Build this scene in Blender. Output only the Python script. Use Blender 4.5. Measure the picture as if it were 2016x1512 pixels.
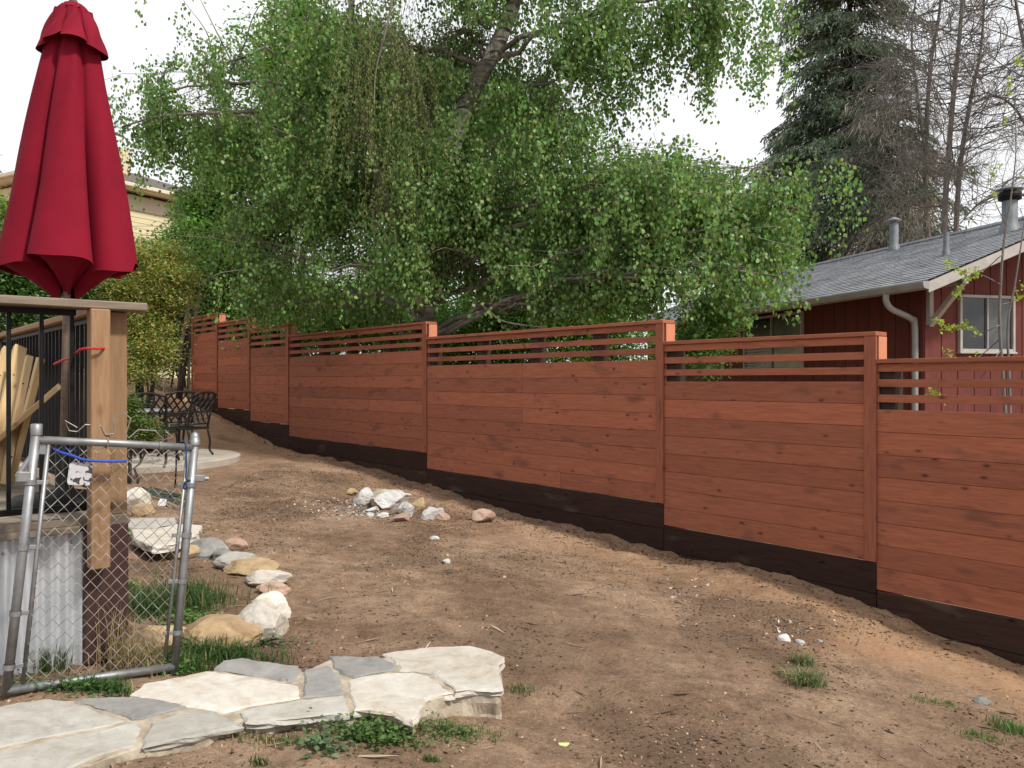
import bpy, math, random
import numpy as np
from mathutils import Matrix, Vector, noise as mnoise

# ------------------------------------------------------------------ clear
for o in list(bpy.data.objects): bpy.data.objects.remove(o)
scene = bpy.context.scene
C = scene.collection
R = math.radians
rng = np.random.default_rng(7)
random.seed(7)

# ------------------------------------------------------------------ camera
EYE = 1.6; FPX = 1600.0; HOR = 750.0
cam = bpy.data.cameras.new('camera'); camo = bpy.data.objects.new('camera', cam); C.objects.link(camo)
camo.location = (0, 0, EYE); camo.rotation_euler = (R(90), 0, 0)
cam.sensor_width = 36; cam.lens = 36 * FPX / 2016
cam.shift_y = -(756 - HOR) / 2016
cam.clip_start = 0.05; cam.clip_end = 2000
scene.camera = camo
scene.render.resolution_x = 1024; scene.render.resolution_y = 768

# ------------------------------------------------------------------ sky and sun
SUN_EL, SUN_H = 50.0, (0.818, -0.575)
w = bpy.data.worlds.new('World'); scene.world = w; w.use_nodes = True
nt = w.node_tree; nt.nodes.clear()
sky = nt.nodes.new('ShaderNodeTexSky'); sky.sky_type = 'NISHITA'; sky.sun_disc = False
sky.sun_elevation = R(SUN_EL); sky.sun_rotation = math.atan2(SUN_H[0], SUN_H[1])
sky.air_density = 1.0; sky.dust_density = 3.0
tc = nt.nodes.new('ShaderNodeTexCoord')
nz = nt.nodes.new('ShaderNodeTexNoise'); nz.inputs['Scale'].default_value = 2.2; nz.inputs['Detail'].default_value = 5
rp = nt.nodes.new('ShaderNodeValToRGB')
rp.color_ramp.elements[0].position = .36; rp.color_ramp.elements[0].color = (.86, .86, .86, 1)
rp.color_ramp.elements[1].position = .62; rp.color_ramp.elements[1].color = (.98, .98, .98, 1)
mx = nt.nodes.new('ShaderNodeMix'); mx.data_type = 'RGBA'
mx.inputs[7].default_value = (10.2, 10.3, 10.6, 1)          # thin bright cloud
bg = nt.nodes.new('ShaderNodeBackground'); bg.inputs['Strength'].default_value = 0.1
out = nt.nodes.new('ShaderNodeOutputWorld')
L = nt.links.new
L(tc.outputs['Generated'], nz.inputs['Vector']); L(nz.outputs['Fac'], rp.inputs['Fac'])
L(rp.outputs['Color'], mx.inputs[0]); L(sky.outputs['Color'], mx.inputs[6])
L(mx.outputs[2], bg.inputs['Color']); L(bg.outputs['Background'], out.inputs['Surface'])
sl = bpy.data.lights.new('sun', 'SUN'); sl.energy = 4.0; sl.angle = R(5); sl.color = (1, .94, .84)
so = bpy.data.objects.new('sun', sl); C.objects.link(so)
ch = math.cos(R(SUN_EL)); sdir = Vector((SUN_H[0]*ch, SUN_H[1]*ch, math.sin(R(SUN_EL))))
so.rotation_euler = sdir.to_track_quat('Z', 'Y').to_euler(); so.location = sdir * 60
vs = scene.view_settings; vs.view_transform = 'Standard'; vs.look = 'None'; vs.gamma = 1
vs.exposure = 0.14; vs.use_curve_mapping = False

# ------------------------------------------------------------------ helpers
WM = {}
def link(o, parent=None, M=None):
    C.objects.link(o); M = M or Matrix(); WM[o.name] = M
    if parent is not None:
        o.parent = parent; o.matrix_basis = WM[parent.name].inverted() @ M
    else: o.matrix_basis = M
    return o
def tag(o, label=None, cat=None, group=None, kind=None):
    if label: o['label'] = label
    if cat: o['category'] = cat
    if group: o['group'] = group
    if kind: o['kind'] = kind
    return o
def thing(name, label, cat, loc, group=None):
    o = bpy.data.objects.new(name, None); o.empty_display_size = .1
    link(o, None, Matrix.Translation(Vector(loc)))
    return tag(o, label, cat, group)
class B:
    """collects faces for one mesh"""
    def __init__(s): s.V = []; s.F3 = []; s.F4 = []; s.FN = []; s.n = 0; s.col = []
    def add(s, V, F, col=None):
        V = np.asarray(V, float).reshape(-1, 3)
        for f in (F if not isinstance(F, np.ndarray) else []):
            f = [i + s.n for i in f]
            (s.F3 if len(f) == 3 else s.F4 if len(f) == 4 else s.FN).append(f)
        if isinstance(F, np.ndarray):
            (s.F3 if F.shape[1] == 3 else s.F4).extend((F + s.n).tolist())
        s.V.append(V); s.n += len(V)
        if col is not None: s.col.append(np.broadcast_to(np.asarray(col, float), (len(V), 3)))
        return s
    def cbox(s, c, size, b=.003, A=None):
        """chamfered box; A = 3x3 rows are axes"""
        h = np.array(size, float) / 2; b = min(b, h.min() * .6); V = []; cor = []
        for i in range(8):
            sg = np.array([1 if i & 1 else -1, 1 if i & 2 else -1, 1 if i & 4 else -1]); cor.append(sg)
            for a in range(3):
                p = (h - b) * sg; p[a] = h[a] * sg[a]; V.append(p)
        V = np.array(V); F = []
        for a in range(3):
            o1, o2 = [x for x in range(3) if x != a]
            for sg in (0, 1):
                idx = [(sg << a) | (i << o1) | (j << o2) for i, j in ((0, 0), (1, 0), (1, 1), (0, 1))]
                F.append([k * 3 + a for k in idx])
            for i in (0, 1):
                for j in (0, 1):
                    c0 = (i << o1) | (j << o2); c1 = c0 | (1 << a)
                    F.append([c0 * 3 + o1, c0 * 3 + o2, c1 * 3 + o2, c1 * 3 + o1])
        for i in range(8): F.append([i * 3, i * 3 + 1, i * 3 + 2])
        G = []
        for f in F:
            p = V[f]; n = np.cross(p[1] - p[0], p[2] - p[0])
            G.append(f if n.dot(p.mean(0)) > 0 else f[::-1])
        if A is not None: V = V @ np.array(A, float)
        return s.add(V + np.array(c, float), G)
    def tube(s, P, r, n=6, cap=True, col=None):
        P = np.asarray(P, float); k = len(P); r = np.broadcast_to(np.asarray(r, float), (k,))
        T = np.gradient(P, axis=0); T /= np.linalg.norm(T, axis=1)[:, None] + 1e-9
        ref = np.eye(3)[int(np.argmin(np.abs(T).max(0)))] if np.abs(T[:, 2]).max() > .9 else np.array([0, 0, 1.])
        U = np.cross(T, ref); U /= np.linalg.norm(U, axis=1)[:, None] + 1e-9; W = np.cross(T, U)
        a = np.arange(n) * 2 * np.pi / n
        V = P[:, None] + r[:, None, None] * (np.cos(a)[None, :, None] * U[:, None] + np.sin(a)[None, :, None] * W[:, None])
        i = np.arange(k - 1)[:, None] * n; j = np.arange(n)[None]; j2 = (j + 1) % n
        F = np.stack([i + j, i + n + j, i + n + j2, i + j2], -1).reshape(-1, 4)
        base = s.n; s.add(V.reshape(-1, 3), F, col)
        if cap:
            s.FN.append([base + q for q in range(n)]); s.FN.append([base + (k - 1) * n + n - 1 - q for q in range(n)])
        return s
    def lathe(s, prof, c, n=16, A=None):
        a = np.arange(n) * 2 * np.pi / n; k = len(prof)
        V = np.array([[[r * math.cos(t), r * math.sin(t), z] for t in a] for r, z in prof]).reshape(-1, 3)
        i = np.arange(k - 1)[:, None] * n; j = np.arange(n)[None]; j2 = (j + 1) % n
        F = np.stack([i + j, i + j2, i + n + j2, i + n + j], -1).reshape(-1, 4)
        if A is not None: V = V @ np.array(A, float)
        return s.add(V + np.array(c), F)
    def leaves(s, P, a, b, Ln, Wd, col):
        P = np.asarray(P); n = len(P); Ln = np.broadcast_to(Ln, (n,))[:, None]; Wd = np.broadcast_to(Wd, (n,))[:, None]
        V = np.stack([P, P + a * .42 * Ln + b * Wd / 2, P + a * Ln, P + a * .42 * Ln - b * Wd / 2], 1).reshape(-1, 3)
        F = np.arange(4 * n).reshape(n, 4)
        return s.add(V, F, np.repeat(np.broadcast_to(col, (n, 3)), 4, 0))
    def mesh(s, name, off=(0, 0, 0), smooth=False):
        V = np.concatenate(s.V) - np.array(off); me = bpy.data.meshes.new(name)
        F = [np.array(x, int) for x in (s.F3, s.F4) if len(x)]
        nl = sum(f.size for f in F) + sum(len(f) for f in s.FN); nf = sum(len(f) for f in F) + len(s.FN)
        me.vertices.add(len(V)); me.vertices.foreach_set('co', V.ravel())
        me.loops.add(nl); me.polygons.add(nf)
        li = np.concatenate([f.ravel() for f in F] + [np.array(f, int) for f in s.FN])
        tot = np.concatenate([np.full(len(f), f.shape[1]) for f in F] + [np.array([len(f) for f in s.FN], int)])
        me.loops.foreach_set('vertex_index', li.astype(np.int32))
        me.polygons.foreach_set('loop_start', np.concatenate([[0], np.cumsum(tot)[:-1]]).astype(np.int32))
        me.polygons.foreach_set('loop_total', tot.astype(np.int32))
        me.polygons.foreach_set('use_smooth', np.full(nf, bool(smooth)))
        if s.col:
            c = np.ones((len(V), 4)); c[:, :3] = np.concatenate(s.col)
            at = me.color_attributes.new('tint', 'FLOAT_COLOR', 'POINT'); at.data.foreach_set('color', c.ravel())
        me.update(calc_edges=True); me.validate()
        return me
def base_of(b):
    V = np.concatenate(b.V); return Vector((V[:, 0].mean(), V[:, 1].mean(), V[:, 2].min()))
def wobj(name, b, mat, parent=None, origin=None, smooth=False):
    """mesh given in world coordinates"""
    origin = Vector(origin) if origin is not None else base_of(b)
    me = b.mesh(name, tuple(origin), smooth); me.materials.append(mat)
    return link(bpy.data.objects.new(name, me), parent, Matrix.Translation(origin))
def lobj(name, me, mat, parent, M):
    if mat and not me.materials: me.materials.append(mat)
    return link(bpy.data.objects.new(name, me), parent, M)
BOXC = {}
def plank(name, c, size, rot, mat, parent, bev=.003):
    """box part with its own local frame (grain follows local x); mesh data shared between equal sizes"""
    key = (tuple(round(x, 3) for x in size), mat.name, bev)
    if key not in BOXC:
        me = B().cbox((0, 0, 0), size, bev).mesh(name); me.materials.append(mat); BOXC[key] = me
    M = Matrix.Translation(Vector(c)) @ (rot if isinstance(rot, Matrix) else Matrix.Rotation(rot, 4, 'Z'))
    return link(bpy.data.objects.new(name, BOXC[key]), parent, M)
def unit(v): v = np.asarray(v, float); return v / (np.linalg.norm(v, axis=-1, keepdims=True) + 1e-9)
def P(px, py, d): return Vector(((px - 1008) / FPX * d, d, EYE + (HOR - py) / FPX * d))
def bez(p0, p1, p2, n=8):
    t = np.linspace(0, 1, n)[:, None]; p0, p1, p2 = map(lambda q: np.array(q, float), (p0, p1, p2))
    return (1-t)**2*p0 + 2*t*(1-t)*p1 + t*t*p2
def spline(pts, n=6):
    """Catmull-Rom through points"""
    p = np.array([list(q) for q in pts], float); p = np.vstack([2*p[0]-p[1], p, 2*p[-1]-p[-2]]); o = []
    for i in range(1, len(p) - 2):
        t = np.linspace(0, 1, n, endpoint=False)[:, None]
        o.append(.5*((2*p[i]) + (-p[i-1]+p[i+1])*t + (2*p[i-1]-5*p[i]+4*p[i+1]-p[i+2])*t*t + (-p[i-1]+3*p[i]-3*p[i+1]+p[i+2])*t**3))
    return np.vstack(o + [p[-2:-1]])

# ------------------------------------------------------------------ materials
def newmat(name):
    m = bpy.data.materials.new(name); m.use_nodes = True; t = m.node_tree
    return m, t, t.nodes['Principled BSDF']
def nod(t, typ, **kw):
    n = t.nodes.new(typ)
    for k, v in kw.items():
        if k in n.inputs: n.inputs[k].default_value = v
        else: setattr(n, k, v)
    return n
def ramp(t, fac, stops):
    r = nod(t, 'ShaderNodeValToRGB'); e = r.color_ramp.elements
    while len(e) < len(stops): e.new(.5)
    for q, (p, c) in zip(e, stops): q.position = p; q.color = (*c, 1) if len(c) == 3 else c
    t.links.new(fac, r.inputs['Fac']); return r.outputs['Color']
def mixc(t, f, a, b, mode='MIX'):
    n = nod(t, 'ShaderNodeMix', data_type='RGBA', blend_type=mode)
    for s, v in ((0, f), (6, a), (7, b)):
        if isinstance(v, (int, float)): n.inputs[s].default_value = v
        elif isinstance(v, tuple): n.inputs[s].default_value = (*v, 1)
        else: t.links.new(v, n.inputs[s])
    return n.outputs[2]
def coords(t, sc=(1, 1, 1), rnd=True, kind='Object'):
    tcn = nod(t, 'ShaderNodeTexCoord'); mp = nod(t, 'ShaderNodeMapping'); mp.inputs['Scale'].default_value = sc
    src = tcn.outputs[kind]
    if rnd:
        oi = nod(t, 'ShaderNodeObjectInfo'); ml = nod(t, 'ShaderNodeMath', operation='MULTIPLY'); ml.inputs[1].default_value = 37
        t.links.new(oi.outputs['Random'], ml.inputs[0])
        ad = nod(t, 'ShaderNodeVectorMath', operation='ADD'); t.links.new(src, ad.inputs[0]); t.links.new(ml.outputs[0], ad.inputs[1]); src = ad.outputs[0]
    t.links.new(src, mp.inputs['Vector']); return mp.outputs[0]
def noise(t, vec, scale=5, detail=6, rough=.6, dist=0):
    n = nod(t, 'ShaderNodeTexNoise', Scale=scale, Detail=detail, Roughness=rough, Distortion=dist)
    t.links.new(vec, n.inputs['Vector']); return n.outputs['Fac']
def bump(t, p, h, strength=.3, dist=.01):
    b = nod(t, 'ShaderNodeBump', Strength=strength, Distance=dist); t.links.new(h, b.inputs['Height']); t.links.new(b.outputs[0], p.inputs['Normal'])
def simple(name, c1, c2=None, sc=(1, 1, 1), scale=8, rough=.7, metal=0, bmp=.2, bd=.004, rnd=True, var=.0, lo=.35, hi=.65, spec=.3):
    m, t, p = newmat(name); v = coords(t, sc, rnd); f = noise(t, v, scale)
    c2 = c2 or tuple(x * .7 for x in c1); col = ramp(t, f, [(lo, c2), (hi, c1)])
    if var:
        oi = nod(t, 'ShaderNodeObjectInfo'); g = ramp(t, oi.outputs['Random'], [(0, (1 - var,) * 3), (1, (1 + var,) * 3)])
        col = mixc(t, 1.0, col, g, 'MULTIPLY')
    t.links.new(col, p.inputs['Base Color']); p.inputs['Roughness'].default_value = rough; p.inputs['Metallic'].default_value = metal
    p.inputs['Specular IOR Level'].default_value = spec
    if bmp: bump(t, p, noise(t, v, scale * 3, 8), bmp, bd)
    return m
def wood(name, c1, c2, knot=(.05, .02, .012), var=.14, stain=0, stc=(.045, .036, .03), rough=.75, gsc=(1.2, 14, 14), kn=True, spec=.2, bmp=.35):
    """grain along local x, knots, a tone for each board"""
    m, t, p = newmat(name); v = coords(t, gsc); vk = coords(t, (4.2, 8.5, 8.5))
    g = noise(t, v, 3.0, 8, .65, .6); col = ramp(t, g, [(.3, c2), (.68, c1)])
    fine = noise(t, coords(t, (4, 90, 90)), 2.0, 4, .6); col = mixc(t, .35, col, ramp(t, fine, [(.3, (.55,) * 3), (.7, (1.15,) * 3)]), 'MULTIPLY')
    oi = nod(t, 'ShaderNodeObjectInfo')
    col = mixc(t, 1.0, col, ramp(t, oi.outputs['Random'], [(0, (1 - var, 1 - var, 1 - var)), (.5, (1, 1.02, 1.0)), (1, (1 + var, 1 + var * .8, 1 + var * .6))]), 'MULTIPLY')
    if kn:
        vo = nod(t, 'ShaderNodeTexVoronoi', Scale=1.0, Randomness=1.0); t.links.new(vk, vo.inputs['Vector'])
        kf = ramp(t, vo.outputs['Distance'], [(.05, (.9,) * 3), (.11, (.35,) * 3), (.20, (0,) * 3)])
        col = mixc(t, kf, col, knot)
    if stain:
        sf = noise(t, coords(t, (1.3, 4, 4)), 1.5, 4, .5); col = mixc(t, ramp(t, sf, [(.60, (0,) * 3), (.74, (stain,) * 3)]), col, stc)
    t.links.new(col, p.inputs['Base Color']); p.inputs['Roughness'].default_value = rough; p.inputs['Specular IOR Level'].default_value = spec
    bump(t, p, g, bmp, .003)
    return m
def leafmat(name, trans=.35, rough=.5, gloss=.25):
    m, t, p = newmat(name); a = nod(t, 'ShaderNodeVertexColor', layer_name='tint')
    t.links.new(a.outputs['Color'], p.inputs['Base Color']); p.inputs['Roughness'].default_value = rough
    p.inputs['Specular IOR Level'].default_value = gloss
    tr = nod(t, 'ShaderNodeBsdfTranslucent'); t.links.new(mixc(t, 1.0, a.outputs['Color'], (1.2, 1.3, .6), 'MULTIPLY'), tr.inputs['Color'])
    ms = nod(t, 'ShaderNodeMixShader'); ms.inputs[0].default_value = trans
    t.links.new(p.outputs[0], ms.inputs[1]); t.links.new(tr.outputs[0], ms.inputs[2])
    t.links.new(ms.outputs[0], t.nodes['Material Output'].inputs['Surface']); return m
M = {}
M['fence'] = wood('fence_stain', (.375, .130, .074), (.265, .087, .049), stain=.55, var=.17)
M['fence_sunlit'] = wood('fence_post_sunlit', (.60, .25, .15), (.52, .205, .12), var=.05)  # fence stain lightened: sunlight on the post end faces put into the colour
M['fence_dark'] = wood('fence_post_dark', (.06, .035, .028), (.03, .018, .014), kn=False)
M['skirt'] = wood('skirt_dark_stain', (.058, .031, .024), (.032, .017, .013), knot=(.01, .006, .005), stain=.5, stc=(.11, .085, .075), var=.2, rough=.75, spec=.1)
M['cedar'] = wood('deck_post_wood', (.295, .183, .105), (.22, .13, .07), knot=(.08, .04, .02), rough=.7)
M['greywood'] = wood('weathered_wood', (.235, .19, .15), (.15, .118, .092), knot=(.07, .05, .04))
M['pine'] = wood('new_lumber', (.55, .39, .215), (.46, .305, .155), knot=(.22, .12, .06), rough=.65)
M['brown'] = simple('brown_paint', (.058, .026, .024), (.048, .021, .019), scale=12, rough=.55, bmp=.1)
M['black'] = simple('black_metal', (.011, .010, .010), (.008, .008, .008), scale=20, rough=.5, bmp=.05, spec=.12)
M['cast'] = simple('cast_black_metal', (.012, .011, .012), (.018, .014, .013), scale=30, rough=.42, bmp=.25, bd=.002, spec=.25)
M['galv'] = simple('galvanised_steel', (.33, .34, .35), (.20, .20, .205), scale=14, rough=.5, metal=.75, bmp=.08, lo=.3, hi=.7)
M['wire'] = simple('galvanised_wire', (.36, .35, .33), (.20, .18, .15), scale=20, rough=.5, metal=.6, bmp=0)
M['corr'] = simple('corrugated_steel', (.55, .57, .60), (.46, .48, .51), scale=3, rough=.4, metal=.25, bmp=.03)
M['conc'] = simple('patio_concrete', (.42, .38, .33), (.31, .275, .235), scale=3, rough=.9, bmp=.3)
M['mortar'] = simple('mortar', (.40, .345, .27), (.26, .215, .16), scale=9, rough=.95, bmp=.7, bd=.012, lo=.4, hi=.6)
M['trimw'] = simple('house_white_trim', (.42, .405, .38), (.34, .325, .30), scale=5, rough=.5, bmp=.05)
M['gutter'] = simple('gutter_grey', (.30, .305, .31), (.24, .245, .25), scale=4, rough=.4, bmp=.02, spec=.5)
M['vent'] = simple('vent_metal', (.22, .235, .25), (.15, .16, .17), scale=6, rough=.5, metal=.3)
M['siding'] = simple('red_siding', (.145, .038, .030), (.11, .028, .023), sc=(6, 6, .7), scale=4, rough=.75, var=.08, bmp=.2)
M['yellow'] = simple('yellow_siding', (.66, .60, .40), (.61, .55, .36), scale=3, rough=.6, bmp=.03)
M['cream'] = simple('cream_trim', (.66, .60, .48), (.6, .54, .43), scale=4, rough=.6, bmp=.03)
M['rope_red'] = simple('red_strap', (.45, .02, .03), (.35, .015, .02), scale=60, rough=.6)
M['rope_blue'] = simple('blue_cord', (.03, .07, .42), (.02, .05, .3), scale=80, rough=.6)
M['green_stake'] = simple('green_stake', (.03, .07, .05), (.02, .045, .035), scale=20, rough=.5)
M['white_rag'] = simple('white_wrapper', (.75, .75, .76), (.6, .6, .62), scale=20, rough=.6)
M['table'] = simple('table_top', (.30, .33, .37), (.22, .24, .27), scale=10, rough=.35, spec=.5)
M['bark_dark'] = simple('dark_bark', (.09, .07, .055), (.04, .03, .025), sc=(3, 3, .6), scale=8, rough=.9, bmp=.8, bd=.02)
M['bark_grey'] = simple('grey_bark', (.20, .185, .17), (.115, .105, .095), sc=(3, 3, .8), scale=5, rough=.9, bmp=.6, bd=.02)
M['twig_dead'] = leafmat('dead_twigs', .0, .9, .1)
M['leaf'] = leafmat('birch_leaf', .40, .45, .32)
M['leaf2'] = leafmat('shrub_leaf', .36, .42, .4)
M['grass'] = leafmat('grass_blade', .3, .5, .25)
M['needle'] = leafmat('conifer_spray', .12, .7, .15)
M['debris'] = leafmat('debris', .0, .95, .1)

def birch_bark():
    m, t, p = newmat('birch_bark'); v = coords(t, (1.5, 1.5, 9), False)
    f = noise(t, v, 2.2, 6, .6); big = noise(t, coords(t, (1, 1, 1), False), 1.3, 4)
    col = ramp(t, f, [(.40, (.035, .03, .027)), (.50, (.50, .47, .42)), (.8, (.58, .55, .50))])
    col = mixc(t, ramp(t, big, [(.42, (0,) * 3), (.56, (.85,) * 3)]), col, (.06, .05, .043))
    t.links.new(col, p.inputs['Base Color']); p.inputs['Roughness'].default_value = .8; bump(t, p, f, .4, .02); return m
M['birch'] = birch_bark()
M['birch_twig'] = simple('birch_branch', (.30, .27, .235), (.07, .055, .045), scale=2.2, rough=.8, bmp=0, rnd=False)

def soil():
    m, t, p = newmat('soil'); g = coords(t, (1, 1, 1), False)
    n1 = noise(t, g, .9, 5, .6, .5); n2 = noise(t, g, 7, 8, .7); n3 = noise(t, g, 45, 6, .7)
    col = ramp(t, n1, [(.34, (.195, .128, .086)), (.48, (.265, .180, .123)), (.62, (.335, .238, .166))])
    col = mixc(t, .75, col, ramp(t, n2, [(.32, (.50, .48, .46)), (.66, (1.25, 1.23, 1.21))]), 'MULTIPLY')
    col = mixc(t, .6, col, ramp(t, n3, [(.32, (.55, .53, .52)), (.68, (1.3, 1.28, 1.26))]), 'MULTIPLY')
    n4 = noise(t, g, 170, 5, .75); col = mixc(t, .75, col, ramp(t, n4, [(.34, (.45, .43, .42)), (.5, (.95,) * 3), (.68, (1.45, 1.42, 1.4))]), 'MULTIPLY')
    # orange subsoil dug up by the fence and on the mound: soil colour attribute
    a = nod(t, 'ShaderNodeVertexColor', layer_name='tint'); sp = nod(t, 'ShaderNodeSeparateColor'); t.links.new(a.outputs['Color'], sp.inputs[0])
    orange = mixc(t, n2, (.35, .205, .115), (.48, .315, .19))
    mo = nod(t, 'ShaderNodeMath', operation='MULTIPLY'); t.links.new(sp.outputs[0], mo.inputs[0])
    t.links.new(ramp(t, n1, [(.3, (.6,) * 3), (.52, (1,) * 3)]), mo.inputs[1])
    col = mixc(t, mo.outputs[0], col, orange)
    red = noise(t, coords(t, (1, 1, 1), False), .55, 3, .5); red2 = nod(t, 'ShaderNodeMath', operation='MULTIPLY')
    t.links.new(ramp(t, red, [(.60, (0,) * 3), (.70, (.5,) * 3)]), red2.inputs[0]); t.links.new(n2, red2.inputs[1])
    col = mixc(t, red2.outputs[0], col, (.40, .16, .095))
    # dark damp mulch
    col = mixc(t, sp.outputs[1], col, mixc(t, n3, (.075, .05, .034), (.16, .105, .07)))
    # speckle
    vo = nod(t, 'ShaderNodeTexVoronoi', Scale=60.0); t.links.new(g, vo.inputs['Vector'])
    col = mixc(t, ramp(t, vo.outputs['Distance'], [(.08, (.55,) * 3), (.16, (0,) * 3)]), col, ramp(t, vo.outputs['Color'], [(.4, (.06, .045, .035)), (.7, (.42, .32, .23))]))
    t.links.new(col, p.inputs['Base Color']); p.inputs['Roughness'].default_value = .95; p.inputs['Specular IOR Level'].default_value = .15
    v2 = nod(t, 'ShaderNodeTexVoronoi', Scale=28.0); t.links.new(g, v2.inputs['Vector'])
    bump(t, p, mixc(t, .4, mixc(t, .5, n3, n2), mixc(t, .5, v2.outputs['Distance'], n4)), 1.0, .045); return m
M['soil'] = soil()

def stone(name, c1, c2, c3, scale=4):
    m, t, p = newmat(name); v = coords(t); f = noise(t, v, scale, 8, .65, .8); f2 = noise(t, v, scale * 5, 6, .7)
    col = ramp(t, f, [(.32, c3), (.47, c2), (.66, c1)]); col = mixc(t, .5, col, ramp(t, f2, [(.3, (.68,) * 3), (.7, (1.18,) * 3)]), 'MULTIPLY')
    oi = nod(t, 'ShaderNodeObjectInfo'); col = mixc(t, 1.0, col, ramp(t, oi.outputs['Random'], [(0, (.86,) * 3), (1, (1.1,) * 3)]), 'MULTIPLY')
    vo = nod(t, 'ShaderNodeTexVoronoi', Scale=26.0); t.links.new(v, vo.inputs['Vector'])
    col = mixc(t, ramp(t, vo.outputs['Distance'], [(.05, (.7,) * 3), (.09, (0,) * 3)]), col, (.10, .08, .06))
    t.links.new(col, p.inputs['Base Color']); p.inputs['Roughness'].default_value = .88; bump(t, p, mixc(t, .35, f, f2), .55, .012); return m
M['st_cream'] = stone('stone_cream', (.505, .48, .435), (.45, .415, .36), (.37, .315, .245))
M['st_white'] = stone('stone_white', (.57, .545, .50), (.50, .46, .40), (.37, .29, .20))
M['st_grey'] = stone('stone_grey', (.275, .27, .255), (.22, .215, .205), (.16, .155, .145))
M['st_pale'] = stone('stone_pale_grey', (.40, .39, .355), (.34, .325, .29), (.27, .245, .205))
M['st_tan'] = stone('stone_tan', (.46, .35, .215), (.38, .27, .15), (.27, .175, .095))
M['st_pink'] = stone('stone_pink', (.46, .33, .25), (.36, .24, .18), (.22, .15, .11))
M['st_chalk'] = stone('stone_chalk', (.58, .58, .585), (.46, .45, .435), (.28, .225, .165), 6)

# ------------------------------------------------------------------ ground shape
U = np.array([-.6415, .7671]); Vv = np.array([.7671, .6415])      # along the fence (away), across it (out of the yard)
F0 = np.array([1.63, 8.62])
CP = np.array([(5.47, 4.0, -.75), (3.76, 5.97, -.50), (3.07, 6.89, -.31), (1.63, 8.62, -.20), (-1.27, 12.33, .04), (-4.38, 16.0, .27), (-6.76, 18.7, .80), (-7.9, 20.1, 1.02),
  (0, 3.3, .0), (0, 0, .05), (-1, 3.2, .10), (-2.1, 3.5, .17), (-2.0, 4.4, .13), (2.5, 4.0, -.30), (1.2, 4.6, -.12), (-1.5, 9.5, .06), (-1.9, 6, .10), (-2.4, 7.1, .17), (.5, 6.3, -.06), (2.2, 6.3, -.2),
  (-5.9, 12.4, .40), (-4.3, 12.8, .36), (-4.5, 10.8, .34), (-3.3, 8.8, .22), (-7.2, 11, .45), (-7.3, 16.6, 1.38), (-5.7, 15, .58), (-6.5, 16.8, .95), (-4.0, 14.2, .30), (-8.6, 18.5, 1.55),
  (-14, 22, 1.7), (-14, 10, .7), (0, 30, .6), (12, 14, -.5), (6, 12, -.5), (2, 17, .1), (10, 0, -.7), (-8, 0, .35), (0, -10, .1), (-6, 28, 1.4)])
def _tps(r2): return np.where(r2 > 1e-9, .5 * r2 * np.log(np.maximum(r2, 1e-9)), 0)
_n = len(CP); _A = np.zeros((_n + 3, _n + 3)); _d = CP[:, None, :2] - CP[None, :, :2]
_A[:_n, :_n] = _tps((_d**2).sum(-1)) + np.eye(_n) * .02; _A[:_n, _n] = 1; _A[:_n, _n+1:] = CP[:, :2]; _A[_n:, :_n] = _A[:_n, _n:].T
_w = np.linalg.solve(_A, np.r_[CP[:, 2], 0, 0, 0])
_perm = np.random.default_rng(3).random((256, 256))
def vnoise(x, y):
    xi = np.floor(x).astype(int); yi = np.floor(y).astype(int); fx = x - xi; fy = y - yi
    fx = fx*fx*(3-2*fx); fy = fy*fy*(3-2*fy); g = lambda a, b: _perm[a & 255, b & 255]
    return (g(xi, yi)*(1-fx)+g(xi+1, yi)*fx)*(1-fy)+(g(xi, yi+1)*(1-fx)+g(xi+1, yi+1)*fx)*fy - .5
def fbm(x, y, f, o=4):
    s = 0; a = 1
    for i in range(o): s = s + a * vnoise(x * f + 17 * i, y * f + 31 * i); f *= 2.03; a *= .55
    return s
def smooth(a, b, x): t = np.clip((x - a) / (b - a), 0, 1); return t*t*(3-2*t)
def hbase(x, y):
    x = np.asarray(x, float); y = np.asarray(y, float); sh = x.shape; x = x.ravel(); y = y.ravel(); z = np.zeros(len(x))
    for i in range(0, len(x), 20000):
        s = slice(i, i + 20000); r2 = (x[s, None] - CP[None, :, 0])**2 + (y[s, None] - CP[None, :, 1])**2
        z[s] = _tps(r2) @ _w[:_n] + _w[_n] + _w[_n+1] * x[s] + _w[_n+2] * y[s]
    k = smooth(20, 34, np.hypot(x, y - 9)); return (z * (1 - k) + .5 * k).reshape(sh)
def fdist(x, y): return (x - F0[0]) * Vv[0] + (y - F0[1]) * Vv[1]          # <0 inside the yard
def hgt(x, y):
    x = np.asarray(x, float); y = np.asarray(y, float)
    near = 1 - smooth(18, 30, np.hypot(x, y)); fd = fdist(x, y)
    clod = smooth(-1.3, -.25, fd) * (1 - smooth(.2, 1.0, fd))
    pat = smooth(1.45, 1.9, np.hypot(x + 5.85, y - 12.4))
    return hbase(x, y) + near * pat * (.05 * fbm(x, y, .9, 3) + .020 * fbm(x, y, 5, 4) * (1 + 1.6 * clod) + .008 * fbm(x, y, 22, 2))
def gz(x, y): return float(hgt(np.array([x]), np.array([y]))[0])
def G(px, py):
    """where the ray through a photo pixel meets the ground"""
    d = np.linspace(2.0, 26, 1201); x = (px - 1008) / FPX * d; z = EYE + (HOR - py) / FPX * d
    f = z - hgt(x, d); i = int(np.argmax(f < 0)) if (f < 0).any() else len(d) - 1
    return Vector((float(x[i]), float(d[i]), float(hgt(x[i:i+1], d[i:i+1])[0])))
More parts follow.
